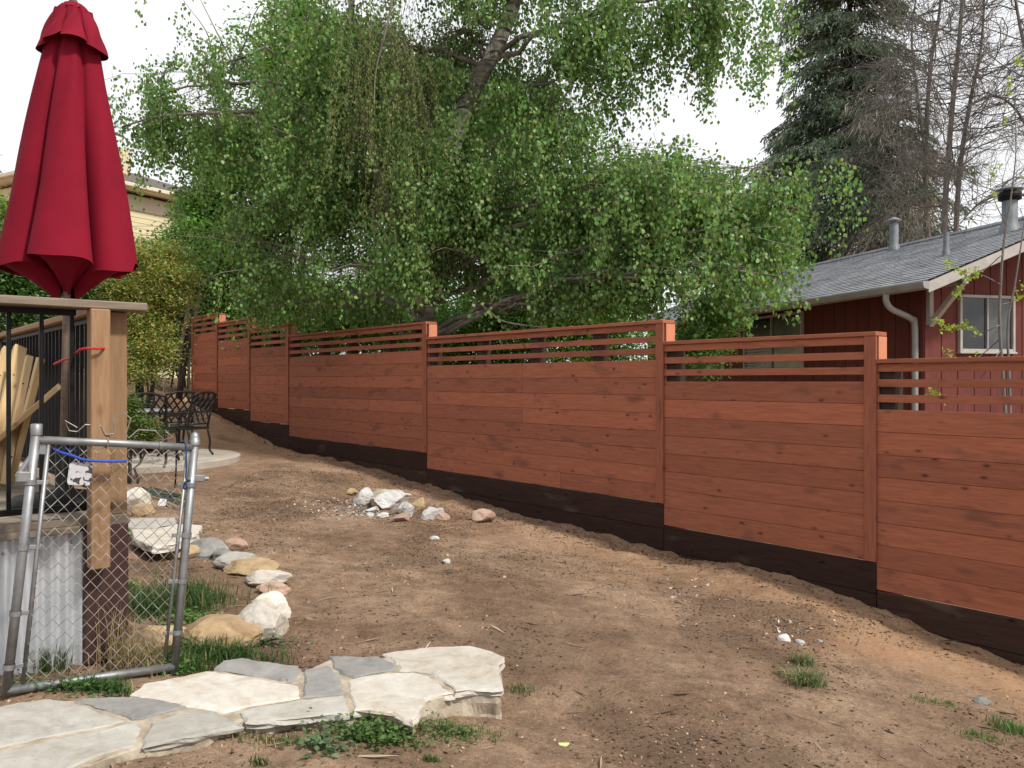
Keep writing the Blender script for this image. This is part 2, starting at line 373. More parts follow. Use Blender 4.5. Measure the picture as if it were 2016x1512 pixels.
def axis(lo, hi, st, far_lo, far_hi):
    a = np.arange(lo, hi, st); g = np.cumsum(.12 * 1.16 ** np.arange(60))
    return np.concatenate([(lo - g)[lo - g > far_lo][::-1], a, (hi + g)[hi + g < far_hi]])
gx = axis(-7.5, 5.6, .045, -420, 420); gy = axis(2.3, 17.0, .045, -300, 700)
XX, YY = np.meshgrid(gx, gy); ZZ = hgt(XX, YY); nx, ny = len(gx), len(gy)
ii = np.arange(ny - 1)[:, None] * nx + np.arange(nx - 1)[None]
gb = B(); fd = fdist(XX, YY)
orange = smooth(-1.9, -.5, fd + .5 * fbm(XX, YY, 1.2, 3)) * (.45 + .55 * smooth(7.5, 5.0, YY + .8 * fbm(XX, YY, .7)))
orange = np.maximum(orange * (1 - .75 * smooth(8.5, 10.5, YY)), smooth(12.8, 15.0, YY + .8 * fbm(XX, YY, .8)))
mulch = smooth(.05, .45, fbm(XX, YY, 1.1, 4) + .30 * np.exp(-((XX - .3)**2 + (YY - 4.6)**2) / 1.6) + .25 * np.exp(-((XX - 1.0)**2 + (YY - 5.2)**2) / .8) + .3 * np.exp(-((XX + 1.0)**2 + (YY - 6.5)**2) / 3) - .08) * .60 * smooth(-.3, -1.2, fd)
cols = np.stack([np.clip(orange, 0, 1), np.clip(mulch, 0, 1), 0 * mulch], -1).reshape(-1, 3)
gb.add(np.stack([XX, YY, ZZ], -1).reshape(-1, 3), np.stack([ii, ii + 1, ii + nx + 1, ii + nx], -1).reshape(-1, 4), cols)
tag(wobj('ground', gb, M['soil'], origin=(0, 0, 0), smooth=True), kind='structure')

# ------------------------------------------------------------------ cedar fence
def fs(px): k = (px - 1008) / FPX; return (F0[1] * k - F0[0]) / (-U[0] + U[1] * k)
AX = -U; FROT = math.atan2(AX[1], AX[0])
def FP(s, y, z): q = F0 + AX * s + Vv * y; return Vector((q[0], q[1], z))
edges = [fs(378), fs(429), fs(493), fs(569), fs(841), fs(1308), fs(1727), fs(1727) + 4.35]
tops = [1.56, 1.34, 1.11, .885, .652, .42, .185]
fence = thing('wood_fence', 'long stepped horizontal-board fence stained red-brown above a dark timber base', 'fence', FP(0, 0, -.4))
BP, SL = .191, .066
for i in range(7):
    s0, s1 = edges[i], edges[i+1]; Z = EYE + tops[i]; TW = .105
    L0 = s0 + (TW if i == 0 else -.03); L1 = s1 - TW - .003; ln = L1 - L0; mid = (L0 + L1) / 2
    # cap, slats
    plank('cap_board', FP((s0 + s1) / 2 + .002, .072, Z - .019), (s1 - s0 - .004, .20, .036), FROT, M['fence'], fence)
    z = Z - .042
    for k in range(3):
        plank('slat', FP(mid, .012 + random.uniform(-.003, .003), z - SL / 2), (ln, .02, SL), FROT, M['fence'], fence); z -= SL + .063
    z = Z - .425
    while z > Z - 1.94:
        y = .010 + random.uniform(-.002, .002)
        cuts = [L0, L1]
        if ln > 3 and random.random() < .55: cuts = [L0, L0 + ln * random.choice((.34, .5, .5, .66)), L1]
        for a, b in zip(cuts[:-1], cuts[1:]):
            tilt = Matrix.Rotation(FROT, 4, 'Z') @ Matrix.Rotation(random.uniform(-.0002, .0002), 4, 'Y')
            plank('board', FP((a + b) / 2, y, z - BP / 2), (b - a - .003, .02, BP - .002), tilt, M['fence'], fence, .0035)
        z -= BP
        if z > Z - 1.94: plank('joint_strip', FP(mid, .030, z), (ln, .012, .05), FROT, M['fence_dark'], fence)
    zb = z
    # trim board and boxed step post
    plank('trim_board', FP(s1 - TW / 2, -.011, (Z - .038 + zb) / 2), (Z - .038 - zb, .022, TW), Matrix.Rotation(FROT, 4, 'Z') @ Matrix.Rotation(R(90), 4, 'Y'), M['fence'], fence)
    if i == 0: plank('trim_board', FP(s0 + TW / 2 + .001, -.011, (Z - .038 + zb) / 2), (Z - .038 - zb, .022, TW), Matrix.Rotation(FROT, 4, 'Z') @ Matrix.Rotation(R(90), 4, 'Y'), M['fence'], fence)
    hb = Z - .04 + .6; plank('post_box', FP(s1 - .052, .110, Z - .040 - hb / 2), (hb, .146, .098), Matrix.Rotation(FROT, 4, 'Z') @ Matrix.Rotation(R(90), 4, 'Y'), M['fence_sunlit'], fence)
    # dark structural posts behind
    ps = {3: [fs(582), fs(626), fs(680), fs(756), fs(806)], 4: [fs(852), fs(936), fs(1042), fs(1164)], 5: [fs(1320)], 6: [fs(1741), fs(2012), fs(2012) + 1.3]}.get(i, [s0 + .2, (s0 + s1) / 2])
    if i: ps[0] = s0 + .068 - (.07 if i > 4 else .05)
    for q in ps: plank('post', FP(q + .10 - (.03 if i > 4 else .05), .112, (Z - .04 - 1.0) / 2 - .0), (Z - .045 + 1.0, .15, .13), Matrix.Rotation(FROT, 4, 'Z') @ Matrix.Rotation(R(90), 4, 'Y'), M['fence_dark'], fence)
    # dark base courses
    z = zb - .004; c = 0
    while z > -1.0 and c < 4:
        h = .262 if c == 0 else .235
        cuts = [s0 + .002, s1 - .002]
        if ln > 3 and c: cuts = [cuts[0], cuts[0] + (s1 - s0) * (.38 if c == 1 else .7), cuts[1]]
        for a, b in zip(cuts[:-1], cuts[1:]):
            plank('base_board', FP((a + b) / 2, .006 + (.004 if c else 0), z - h / 2), (b - a - .004, .04, h - .005), FROT, M['skirt'], fence, .004)
        z -= h; c += 1

# ------------------------------------------------------------------ deck
K = np.array([-2.008, 4.25]); DROT = math.atan2(Vv[1], Vv[0])
def DP(x, y, z): q = K + Vv * x + U * y; return Vector((q[0], q[1], z))
Rd = Matrix.Rotation(DROT, 4, 'Z'); Rv = Rd @ Matrix.Rotation(R(90), 4, 'Y'); Ru = Matrix.Rotation(DROT + R(90), 4, 'Z')
deck = thing('wooden_deck', 'raised deck with wood posts, black baluster railing and corrugated metal skirting', 'deck', DP(-1.5, 2.5, .1))
DZ, RZ, DW, DL = .905, 2.005, 3.4, 5.6
for k in range(40):
    plank('deck_board', DP(-DW / 2 - .0, .06 + .14 * k + .02, DZ - .019), (DW - .02, .134, .036), Rd, M['greywood'], deck)
plank('fascia', DP(-DW / 2 - .11, -.003, DZ - .053), (DW - .24, .038, .030), Rd, M['greywood'], deck)
plank('side_fascia', DP(.0, DL / 2, DZ - .10), (DL - .3, .038, .15), Ru, M['greywood'], deck)
plank('corner_board', DP(-.103, .045, (.86 + .16) / 2), (.70, .11, .206), Rv, M['brown'], deck)
plank('corner_cap', DP(-.05, .05, DZ - .022), (.115, .12, .05), Rd, M['greywood'], deck)
# corrugated skirting
cb = B(); xs = np.arange(-DW, -.20, .006); zs = np.array([.135, .5, .836])
yy = .016 * np.sin(xs * 2 * np.pi / .066)
V = []
for z in zs:
    for x, y in zip(xs, yy): V.append(DP(x, .035 + y, z + (.02 * (x + 1) if z < .2 else 0)))
n = len(xs); i2 = np.arange(2)[:, None] * n + np.arange(n - 1)[None]
cb.add(V, np.stack([i2, i2 + 1, i2 + n + 1, i2 + n], -1).reshape(-1, 4))
skirt = wobj('corrugated_skirting', cb, M['corr'], deck, smooth=True)
for x in (-.26, -.41, -.56, -.72):
    s = B(); s.lathe([(.0, -.008), (.007, -.006), (.007, 0)], (0, 0, 0), 6, A=[[Vv[0], Vv[1], 0], [0, 0, 1], list(U) + [0]]); s.V[0] += np.array(DP(x, .018, .77)); wobj('screw', s, M['galv'], skirt)
# posts
plank('post', DP(-.046, .05, (DZ + RZ - .045) / 2), (RZ - .045 - DZ - .004, .088, .088), Rv, M['cedar'], deck, .005)
plank('sister_post', DP(-.158, -.075, (.66 + RZ - .045) / 2), (RZ - .045 - .66, .088, .09), Rv, M['cedar'], deck, .005)
plank('post', DP(-.06, 3.75, (DZ + RZ - .045) / 2), (RZ - .045 - DZ, .088, .088), Rv, M['greywood'], deck, .005)
plank('post', DP(-.06, 5.5, (DZ + RZ - .045) / 2), (RZ - .045 - DZ, .088, .088), Rv, M['greywood'], deck, .005)
plank('rail_cap', DP(-DW / 2 + .06, -.02, RZ - .022), (DW + .02, .16, .042), Rd, M['greywood'], deck, .005)
plank('rail_cap', DP(-.05, .065 + DL / 2, RZ - .023), (DL, .14, .038), Ru, M['cedar'], deck, .005)
plank('rail', DP(-DW / 2 - .12, .01, RZ - .062), (DW - .25, .035, .03), Rd, M['black'], deck)
plank('rail', DP(-DW / 2 - .10, .01, DZ + .06), (DW - .2, .035, .03), Rd, M['black'], deck)
plank('rail', DP(-.05, .12 + DL / 2, RZ - .06), (DL - .1, .03, .03), Ru, M['black'], deck)
plank('rail', DP(-.05, .12 + DL / 2, DZ + .09), (DL - .1, .03, .03), Ru, M['black'], deck)
for x in (-.262, -.396, -.535, -.67, -.80): plank('baluster', DP(x, .01, (DZ + RZ) / 2), (RZ - DZ - .14, .019, .019), Rv, M['black'], deck)
for k in range(46): plank('baluster', DP(-.05, .22 + .115 * k, (DZ + RZ) / 2 + .015), (RZ - DZ - .17, .02, .02), Rv, M['black'], deck)

# ------------------------------------------------------------------ patio, flagstones
pc = B(); ang = np.linspace(0, 2 * np.pi, 72, endpoint=False); PCX, PCY, PZ = -5.85, 12.35, .445
rr = 1.62 + .02 * np.sin(3 * ang)
pc.add(np.concatenate([np.stack([PCX + rr * np.cos(ang), PCY + rr * np.sin(ang), 0 * ang + PZ - .012], 1), np.stack([PCX + (rr - .015) * np.cos(ang), PCY + (rr - .015) * np.sin(ang), 0 * ang + PZ], 1), np.stack([PCX + rr * np.cos(ang), PCY + rr * np.sin(ang), 0 * ang + PZ - .3], 1)]),
  [[i, (i + 1) % 72, 72 + (i + 1) % 72, 72 + i] for i in range(72)] + [[144 + i, 144 + (i + 1) % 72, (i + 1) % 72, i] for i in range(72)] + [list(range(72, 144))])
tag(wobj('concrete_patio', pc, M['conc']), kind='structure')

def plane_pt(px, py, zf):
    d = 4.0
    for _ in range(30):
        x = (px - 1008) / FPX * d; d = (EYE - zf(x, d)) * FPX / (py - HOR)
    return np.array([(px - 1008) / FPX * d, d, zf((px - 1008) / FPX * d, d)])
def resample(poly, st=.02):
    o = []
    for a, b in zip(poly, np.roll(poly, -1, 0)):
        k = max(1, int(np.linalg.norm(b - a) / st)); o += [a + (b - a) * t / k for t in range(k)]
    return np.array(o)
def slab(name, poly, th, mat, parent, inset=.004, dz=0, rough=.010, bevel=.008, flare=0.0):
    p = resample(np.array(poly)); c = p.mean(0)
    seg = np.roll(p, -1, 0) - np.roll(p, 1, 0); nrm = np.stack([seg[:, 1], -seg[:, 0], 0 * seg[:, 0]], 1); nrm /= np.linalg.norm(nrm, axis=1)[:, None] + 1e-9
    area = np.sum(p[:, 0] * np.roll(p[:, 1], -1) - np.roll(p[:, 0], -1) * p[:, 1])
    if area < 0: nrm = -nrm
    jit = np.array([mnoise.noise(Vector((q[0] * 14, q[1] * 14, 3.3))) + .8 * mnoise.noise(Vector((q[0] * 45, q[1] * 45, 1.3))) for q in p])[:, None]
    p = p - nrm * (inset + rough * jit); p[:, 2] += dz; n = len(p)
    rings = [p - nrm * bevel, p - [0, 0, bevel * .8]]
    for k, f in ((1, .35), (2, .7), (3, 1.0)):
        j2 = np.array([mnoise.noise(Vector((q[0] * 9, q[1] * 9, k * 1.7))) for q in p])[:, None]
        rings.append(p + nrm * (j2 * .022 + flare * f) - [0, 0, th * f])
    b = B(); F = []
    # triangulated top with a little relief
    top = rings[0]; ctr = top.mean(0)
    inner = [ctr + (top - ctr) * s for s in (.75, .4)]
    for q in inner: q[:, 2] += np.array([mnoise.noise(Vector((v[0] * 7, v[1] * 7, 9))) for v in q]) * .004
    allr = inner[::-1] + rings; V = np.concatenate([[ctr]] + allr)
    o = (lambda i, j: 1 + i * n + j % n); fl = area < 0
    for j in range(n): F.append([0, o(0, j), o(0, j + 1)])
    for i in range(len(allr) - 1):
        for j in range(n): F.append([o(i, j), o(i + 1, j), o(i + 1, j + 1), o(i, j + 1)])
    if fl: F = [f[::-1] for f in F]
    b.add(V, F); return wobj(name, b, mat, parent)
c4 = lambda pts: [(400 + x / 3.1015, 1180 + y / 3.1015) for x, y in pts]
c2 = lambda pts: [(x / 2.953, 1000 + y / 2.953) for x, y in pts]
zpath = lambda x, y: .125 - .047 * x
path = thing('flagstone_path', None, None, (-1.2, 3.9, .05)); path['kind'] = 'structure'
outline = [(-160, 1405), (0, 1388), (100, 1376), (160, 1373), (245, 1370), (281, 1346), (338, 1335), (410, 1320), (425, 1307), (478, 1296), (590, 1311), (597, 1318), (648, 1310), (652, 1292), (748, 1293), (780, 1284), (930, 1273), (990, 1292), (977, 1312), (984, 1355), (895, 1360), (830, 1383), (812, 1414), (720, 1396), (690, 1400), (480, 1418), (410, 1442), (275, 1468), (205, 1493), (130, 1520), (0, 1530), (-160, 1550)]
slab('mortar_bed', [plane_pt(x, y, zpath) for x, y in outline], .17, M['mortar'], path, inset=.012, dz=-.007, rough=.014, flare=.012)
stones = [
 (c4([(1080,335),(1180,315),(1400,290),(1640,283),(1750,315),(1850,350),(1805,410),(1830,520),(1825,548),(1700,550),(1540,558),(1450,490),(1390,452),(1290,438),(1195,432),(1190,400),(1135,358)]), 'st_cream', .032),
 (c4([(880,500),(960,468),(1100,452),(1290,446),(1380,464),(1435,502),(1525,568),(1400,590),(1350,620),(1320,680),(1280,745),(1200,720),(1150,690),(1000,672),(920,678),(905,620),(880,550)]), 'st_cream', .032),
 (c4([(770,345),(960,350),(1075,345),(1128,367),(1183,402),(1180,428),(1050,450),(920,476),(860,463),(800,415)]), 'st_grey', .032),
 (c4([(612,425),(770,400),(800,432),(850,482),(868,560),(860,572),(740,588),(605,602),(608,560),(614,470)]), 'st_grey', .032),
 (c4([(60,420),(120,375),(240,355),(350,375),(500,395),(588,405),(583,450),(558,492),(520,502),(400,478),(200,448),(90,435)]), 'st_grey', .032),
 (c4([(215,690),(330,655),(600,616),(858,585),(878,602),(890,690),(740,705),(500,735),(262,745)]), 'st_pale', .032),
 ([(252,1368),(281,1346),(338,1335),(406,1321),(425,1321),(470,1329),(540,1341),(590,1349),(592,1374),(520,1384),(470,1394),(440,1402),(372,1390),(320,1379)], 'st_white', .032),
 (c2([(435,1125),(500,1106),(720,1097),(860,1106),(1000,1131),(1095,1155),(950,1192),(820,1230),(765,1228),(600,1170)]), 'st_grey', .032),
 (c2([(-420,1225),(0,1150),(100,1131),(300,1106),(400,1122),(480,1148),(640,1198),(735,1235),(600,1272),(450,1298),(200,1346),(0,1395),(-420,1480)]), 'st_pale', .032),
 (c2([(-420,1500),(0,1412),(200,1364),(450,1314),(600,1287),(740,1248),(805,1246),(825,1272),(797,1330),(792,1375),(600,1425),(480,1480),(380,1530),(0,1562),(-420,1640)]), 'st_pale', .032),
 (c2([(870,1248),(1000,1208),(1150,1178),(1260,1182),(1330,1217),(1395,1245),(1410,1265),(1200,1310),(1000,1350),(835,1382),(820,1350),(855,1290)]), 'st_pale', .032)]
for pts, mt, th in stones: slab('flagstone', [plane_pt(x, y, zpath) for x, y in pts], th, M[mt], path, dz=random.uniform(0, .004))
zup = lambda x, y: .30
ledge = thing('flagstone_ledge', None, None, (-3.1, 7.1, .15)); ledge['kind'] = 'structure'
for pts, mt in (([(215,1022),(345,1019),(348,1030),(300,1040),(225,1038)], 'st_pale'), ([(258,1042),(302,1043),(350,1032),(398,1034),(392,1050),(370,1058),(345,1072),(300,1077),(262,1060)], 'st_cream')):
    slab('flagstone', [plane_pt(x, y, zup) for x, y in pts], .06, M[mt], ledge, dz=random.uniform(0, .01))

# ------------------------------------------------------------------ rocks
import bmesh
def rock(name, c, size, mat, seed, rotz=0, cuts=7, label=None, cat='rock', group=None, sub=3, sharp=.75, rgh=1.0):
    bm = bmesh.new(); bmesh.ops.create_icosphere(bm, subdivisions=sub, radius=1)
    rr_ = random.Random(seed); pl = []
    for _ in range(cuts):
        n_ = Vector((rr_.gauss(0, 1), rr_.gauss(0, 1), rr_.gauss(0, .8))).normalized(); pl.append((n_, rr_.uniform(sharp - .15, sharp + .12)))
    off = Vector((seed * 1.7, seed * .9, 0))
    for v in bm.verts:
        p = v.co.copy()
        for n_, d in pl:
            e = p.dot(n_) - d
            if e > 0: p -= n_ * e * .92
        p *= 1 + .10 * mnoise.noise(p * 1.8 + off) + rgh * (.07 * mnoise.noise(p * 5 + off) + .035 * mnoise.noise(p * 12 + off))
        v.co = Vector((p.x * size[0] / 2, p.y * size[1] / 2, p.z * size[2] / 2)) / .82
    for f in bm.faces: f.smooth = False
    me = bpy.data.meshes.new(name); bm.to_mesh(me); bm.free(); me.materials.append(M[mat])
    o = link(bpy.data.objects.new(name, me), None, Matrix.Translation(Vector(c)) @ Matrix.Rotation(rotz, 4, 'Z') @ Matrix.Rotation(rr_.uniform(-.15, .15), 4, 'X'))
    return tag(o, label, cat, group)
BS = [ # px, py of base, width px, height px, material, label
 (298,1285,92,48,'st_tan','tan rounded border stone behind the gate mesh beside dry grass'),
 (420,1278,126,58,'st_tan','smooth tan dome-shaped border stone behind the gate post with grass at its foot'),
 (506,1258,88,66,'st_white','largest whitish block-shaped border stone, at the bend of the bed edging'),
 (528,1222,64,56,'st_white','cracked white border stone wedged behind the largest block'),
 (534,1172,52,22,'st_pink','thin orange-pink border stone sandwiched between two white ones'),
 (523,1156,66,36,'st_cream','flat-topped cream border stone above the orange-pink one'),
 (485,1134,78,28,'st_tan','long flat tan border stone next to the grey-green slab'),
 (459,1122,72,32,'st_pale','grey-green layered border stone beside the flat tan one'),
 (434,1106,38,24,'st_grey','small dark grey border stone next to the hole in the soil'),
 (402,1098,64,36,'st_grey','grey flat border stone at the corner of the flagstone ledge'),
 (455,1090,42,32,'st_pink','round pinkish rock sitting loose outside the border edging'),
 (350,1102,60,28,'st_tan','small tan stone under the lip of the flagstone ledge'),
 (285,1078,40,24,'st_pale','small pale stone beneath the flagstone ledge near the deck'),
 (262,1005,40,46,'st_cream','cream upright rock against the deck corner beyond the ledge'),
 (276,1018,36,28,'st_tan','low tan rock beside the cream upright rock')]
for i, (px, py, wp, hp, mt, lb) in enumerate(BS):
    g = G(px, py); k = g.y / FPX; wd, hh = wp * k * 1.14, hp * k * .88
    rock('border_stone', (g.x, g.y + wd * .3, g.z + hh * .34), (wd, wd * .8, hh * 1.15), mt, 11 + i * 3, random.uniform(-.4, .4), 8, lb, 'stone', 'stones edging the garden bed', 4, .76, .6)
RB = [ # rubble pile
 (692,975,26,20,'st_tan'), (716,992,44,38,'st_chalk'), (745,985,34,26,'st_tan'), (768,1003,70,44,'st_chalk'), (745,1000,40,26,'st_tan'), (802,1015,44,40,'st_chalk'),
 (793,1026,40,22,'st_pink'), (826,1008,30,32,'st_tan'), (845,1022,34,30,'st_chalk'), (872,1022,30,18,'st_pink'), (866,1014,18,16,'st_chalk'), (735,1008,22,14,'st_chalk'), (752,1020,26,12,'st_chalk'), (728,1018,14,10,'st_chalk')]
RL = ['tan rock at the rubble heap end nearest the patio', 'tall chalky white rock standing behind the heap gravel', 'tan flat rock lying on top of the rubble heap', 'largest chalky white block in the middle of the rubble heap', 'tan rock wedged between the two biggest white blocks', 'chalky white block above the pinkish rock in the heap',
 'pinkish-brown rock with pale crust leaning on the front of the heap', 'tan upright rock behind the smaller white rocks of the heap', 'chalky white boulder next to the last pinkish rock of the heap', 'pinkish-brown rock ending the rubble heap towards the lone rock', 'little white rock sitting behind the last pinkish rock', 'little white rock in the gravel before the tall chalky rock', 'flat white fragment at the foot of the largest block', 'tiny white fragment in the gravel at the heap front']
for i, (px, py, wp, hp, mt) in enumerate(RB):
    g = G(px, py); k = g.y / FPX; wd, hh = wp * k * 1.12, hp * k * .9
    rock('rubble_rock', (g.x, g.y, g.z + hh * .3), (wd, wd * .8, hh * 1.1), mt, 101 + i * 7, random.uniform(-1, 1), 13, RL[i], 'rock', 'rocks of the rubble heap', 4, .58)
g = G(950, 1026); rock('loose_rock', (g.x, g.y, g.z + .05), (.27, .2, .15), 'st_pink', 301, .3, 9, 'lone brown rock with a pale rim between rubble heap and fence', 'rock', None, 3, .6)
for i, (px, py, wp, mt, lb) in enumerate([(1932, 1386, 30, 'st_grey', 'grey angular stone lying by the green weed patch'), (1545, 1262, 34, 'st_chalk', 'flat chalky stone in the scattered white chips'), (1575, 1268, 22, 'st_chalk', 'small chalky stone in the scattered white chips'), (855, 1062, 20, 'st_chalk', 'small white stone alone on the dirt below the rubble heap'), (880, 1108, 20, 'st_chalk', 'flat white stone farther down the dirt slope from the rubble heap'), (1615, 1263, 12, 'st_grey', 'small dark stone above the tall grass tuft'), (1745, 1182, 18, 'st_tan', 'tan stone in the soil at the foot of the fence')]):
    g = G(px, py); k = g.y / FPX; rock('loose_stone', (g.x, g.y, g.z + wp * k * .12), (wp * k, wp * k * .7, wp * k * .45), mt, 401 + i, i, 8, lb, 'stone', None, 2, .65)

# ------------------------------------------------------------------ ground litter (stuff)
def scatter(name, label, cat, n, size, ratio, cols, reg, mat, flat=.25, dens=None, seed=1, lift=.004):
    r = np.random.default_rng(seed); x = r.uniform(reg[0], reg[1], n); y = r.uniform(reg[2], reg[3], n)
    keep = (fdist(x, y) < -.06) & ~((np.abs((x - K[0]) * Vv[0] + (y - K[1]) * Vv[1] + 1.7) < 1.7) & ((x - K[0]) * U[0] + (y - K[1]) * U[1] > .0)) & (np.hypot(x - PCX, y - PCY) > 1.65)
    if dens is not None: keep &= r.random(n) < dens(x, y)
    x, y = x[keep], y[keep]; n = len(x); z = hgt(x, y) + lift
    a = r.uniform(0, 2 * np.pi, n); ax = unit(np.stack([np.cos(a), np.sin(a), r.normal(0, flat, n)], 1)); up = unit(np.stack([r.normal(0, .5, n), r.normal(0, .5, n), np.ones(n)], 1))
    sd = unit(np.cross(up, ax)); s = size * np.exp(r.normal(0, .45, n)); c = np.array(cols)[r.integers(0, len(cols), n)] * r.uniform(.7, 1.25, (n, 1))
    b = B(); pts = np.stack([x, y, z], 1)
    b.leaves(pts - ax * (s / 2)[:, None], ax, sd, s, s * ratio, c)
    b.leaves(pts - ax * (s / 2)[:, None] - up * (s * ratio * .3)[:, None], ax, unit(np.cross(ax, sd)), s, s * ratio * .8, c * .8)
    return tag(wobj(name, b, mat), label, cat, None, 'stuff')
dn = lambda x, y: np.clip(.25 + 1.6 * (fbm(x, y, 1.1, 4) + .12), .05, 1)
scatter('wood_chips', 'dark bark chips and dry leaf litter strewn over the dirt', 'litter', 95000, .015, .34, [(.085, .055, .036), (.12, .08, .052), (.06, .042, .03), (.22, .155, .10), (.15, .10, .065)], (-3.6, 4.6, 2.7, 12.5), M['debris'], dens=dn, seed=5)
scatter('soil_crumbs', 'small pale soil crumbs and grit on the dirt', 'grit', 40000, .009, .8, [(.34, .24, .16), (.42, .31, .2), (.26, .17, .11)], (-3.6, 4.6, 2.7, 12.5), M['debris'], flat=.5, dens=lambda x, y: np.clip(.3 + fbm(x + 9, y, 1.3, 3), .05, 1), seed=6)
scatter('fence_clods', 'loose clods of orange-brown soil along the foot of the fence', 'soil', 45000, .022, .75, [(.28, .16, .085), (.36, .21, .11), (.2, .115, .065)], (-7.5, 4.8, 4.2, 20), M['debris'], flat=.5, dens=lambda x, y: np.exp(-((fdist(x, y) + .35) / .35)**2) * .55, seed=8, lift=.008)
cx, cy = G(735, 1005).x, G(735, 1005).y
scatter('rubble_gravel', 'white gravel chips around the rubble heap', 'gravel', 4200, .022, .7, [(.45, .45, .45), (.37, .355, .33), (.3, .26, .21)], (cx - 1.3, cx + 1.0, cy - .9, cy + 1.2), M['debris'], flat=.5, dens=lambda x, y: np.exp(-(((x - cx + .15) / .45)**2 + ((y - cy) / .5)**2)), seed=9, lift=.008)
wx, wy = G(1550, 1235).x, G(1550, 1235).y
scatter('white_chips', 'scattered white stone chips on the dirt near the fence', 'gravel', 900, .02, .7, [(.46, .44, .40), (.38, .33, .27)], (wx - .9, wx + .5, wy - .5, wy + 1.4), M['debris'], flat=.5, dens=lambda x, y: np.exp(-(((x - wx) / .16)**2 + ((y - wy) / .2)**2)) * .8 + .7 * np.exp(-(((x - G(1330, 1160).x) / .22)**2 + ((y - G(1330, 1160).y) / .3)**2)) + .02, seed=10, lift=.008)
scatter('yard_twigs', 'thin dry twigs lying about the dirt', 'twigs', 420, .11, .06, [(.25, .18, .12), (.12, .08, .055), (.4, .32, .22)], (-3.2, 4.4, 2.8, 11), M['debris'], flat=.08, seed=12, lift=.01)

# ------------------------------------------------------------------ grass and weeds
def tuft(name, px, py, n, h, spread, label, tint=(.07, .13, .035), dry=0, group=None, up=.5, wid=.005, flat=None):
    n = int(n * 2.2); up = up * 1.5; big = isinstance(spread, tuple) and max(spread) >= .05
    g = G(px, py); r = np.random.default_rng(int(px * 7 + py)); b = B()
    sx, sy = (spread, spread * .7) if not isinstance(spread, tuple) else spread
    x = g.x + r.normal(0, sx, n); y = g.y + r.normal(0, sy, n); z = hgt(x, y) - .01
    a = r.uniform(0, 2 * np.pi, n); dx = np.stack([np.cos(a), np.sin(a), 0 * a], 1); hh = h * r.uniform(.4, 1.15, n)[:, None]; bend = r.uniform(.15, 1.0, n)[:, None] * up
    sd = np.stack([-np.sin(a), np.cos(a), 0 * a], 1); p0 = np.stack([x, y, z], 1)
    p1 = p0 + np.array([0, 0, 1.]) * hh * .5 + dx * hh * bend * .25; p2 = p0 + np.array([0, 0, 1.]) * hh * (1 - bend * .35) * .9 + dx * hh * bend * .8
    wv = wid * r.uniform(.6, 1.3, n)[:, None]
    V = np.stack([p0 - sd * wv / 2, p0 + sd * wv / 2, p1 + sd * wv * .42, p1 - sd * wv * .42, p2], 1).reshape(-1, 3); k = np.arange(n) * 5
    c = np.array(tint) * r.uniform(.65, 1.35, (n, 1)); dm = r.random(n) < dry; c[dm] = np.array((.36, .28, .15)) * r.uniform(.7, 1.2, (dm.sum(), 1))
    b.add(V, np.stack([k, k + 1, k + 2, k + 3], 1), np.repeat(c, 5, 0)); b.F3.extend(np.stack([k + 3, k + 2, k + 4], 1).tolist())
    return tag(wobj(name, b, M['grass'], origin=g), label, 'grass', group, 'stuff' if big else None)
def weeds(px, py, n, sx, sy, label, size=.03, tint=(.08, .14, .04)):
    n = int(n * 1.8); size *= .75
    g = G(px, py); r = np.random.default_rng(int(px + py)); b = B()
    x = g.x + r.normal(0, sx, n); y = g.y + r.normal(0, sy, n); z = hgt(x, y) + np.abs(r.normal(.02, .025, n))
    a = r.uniform(0, 6.28, n); ax = unit(np.stack([np.cos(a), np.sin(a), r.normal(.25, .35, n)], 1)); sd = unit(np.cross(unit(np.stack([r.normal(0, .3, n), r.normal(0, .3, n), np.ones(n)], 1)), ax)); s = size * r.uniform(.5, 1.3, n)
    b.leaves(np.stack([x, y, z], 1), ax, sd, s, s * .8, np.array(tint) * r.uniform(.6, 1.5, (n, 1)))
    return tag(wobj('weed_patch', b, M['grass'], origin=g), label, 'weeds', None, 'stuff')
tuft('grass_tuft', 1588, 1348, 170, .15, .045, 'lone upright grass tuft on the bare dirt facing the fence', (.12, .17, .075), .18, up=1.1)
tuft('grass_tuft', 1580, 1310, 90, .12, .03, 'smaller grass tuft touching the back of the lone tuft', (.12, .17, .075), .2, up=.9)
tuft('grass_tuft', 1540, 1330, 35, .06, .03, 'sparse little grass tuft beside the lone tuft', (.10, .14, .05), .3)
tuft('grass_tuft', 1820, 1382, 60, .04, (.05, .03), 'low bright green grass patch near the grey angular stone', (.10, .19, .05))
tuft('grass_tuft', 1865, 1388, 50, .04, (.05, .03), 'thin low grass patch right beside the grey angular stone', (.10, .18, .05))
tuft('grass_tuft', 1930, 1450, 90, .05, (.07, .05), 'straggling green grass patch on reddish soil', (.10, .18, .05))
tuft('grass_tuft', 1990, 1440, 130, .08, (.06, .05), 'dense green grass patch on the lit dirt towards the fence end', (.09, .17, .05))
tuft('grass_tuft', 1020, 1362, 70, .06, (.05, .04), 'thin grass tuft at the pointed end of the flagstone path', (.10, .14, .06), .2)
tuft('grass_tuft', 370, 1185, 420, .20, (.16, .14), 'thick dark green grass clump inside the stone-edged bed', (.05, .105, .03), .03, up=.8)
tuft('grass_tuft', 300, 1205, 340, .20, (.14, .12), 'grass clump in the bed seen through the gate mesh', (.05, .105, .03), .05, up=.8)
tuft('grass_tuft', 420, 1296, 420, .15, (.16, .06), 'long dark grass fringe between dome stone and flagstone path', (.05, .105, .03), .03, up=.8)
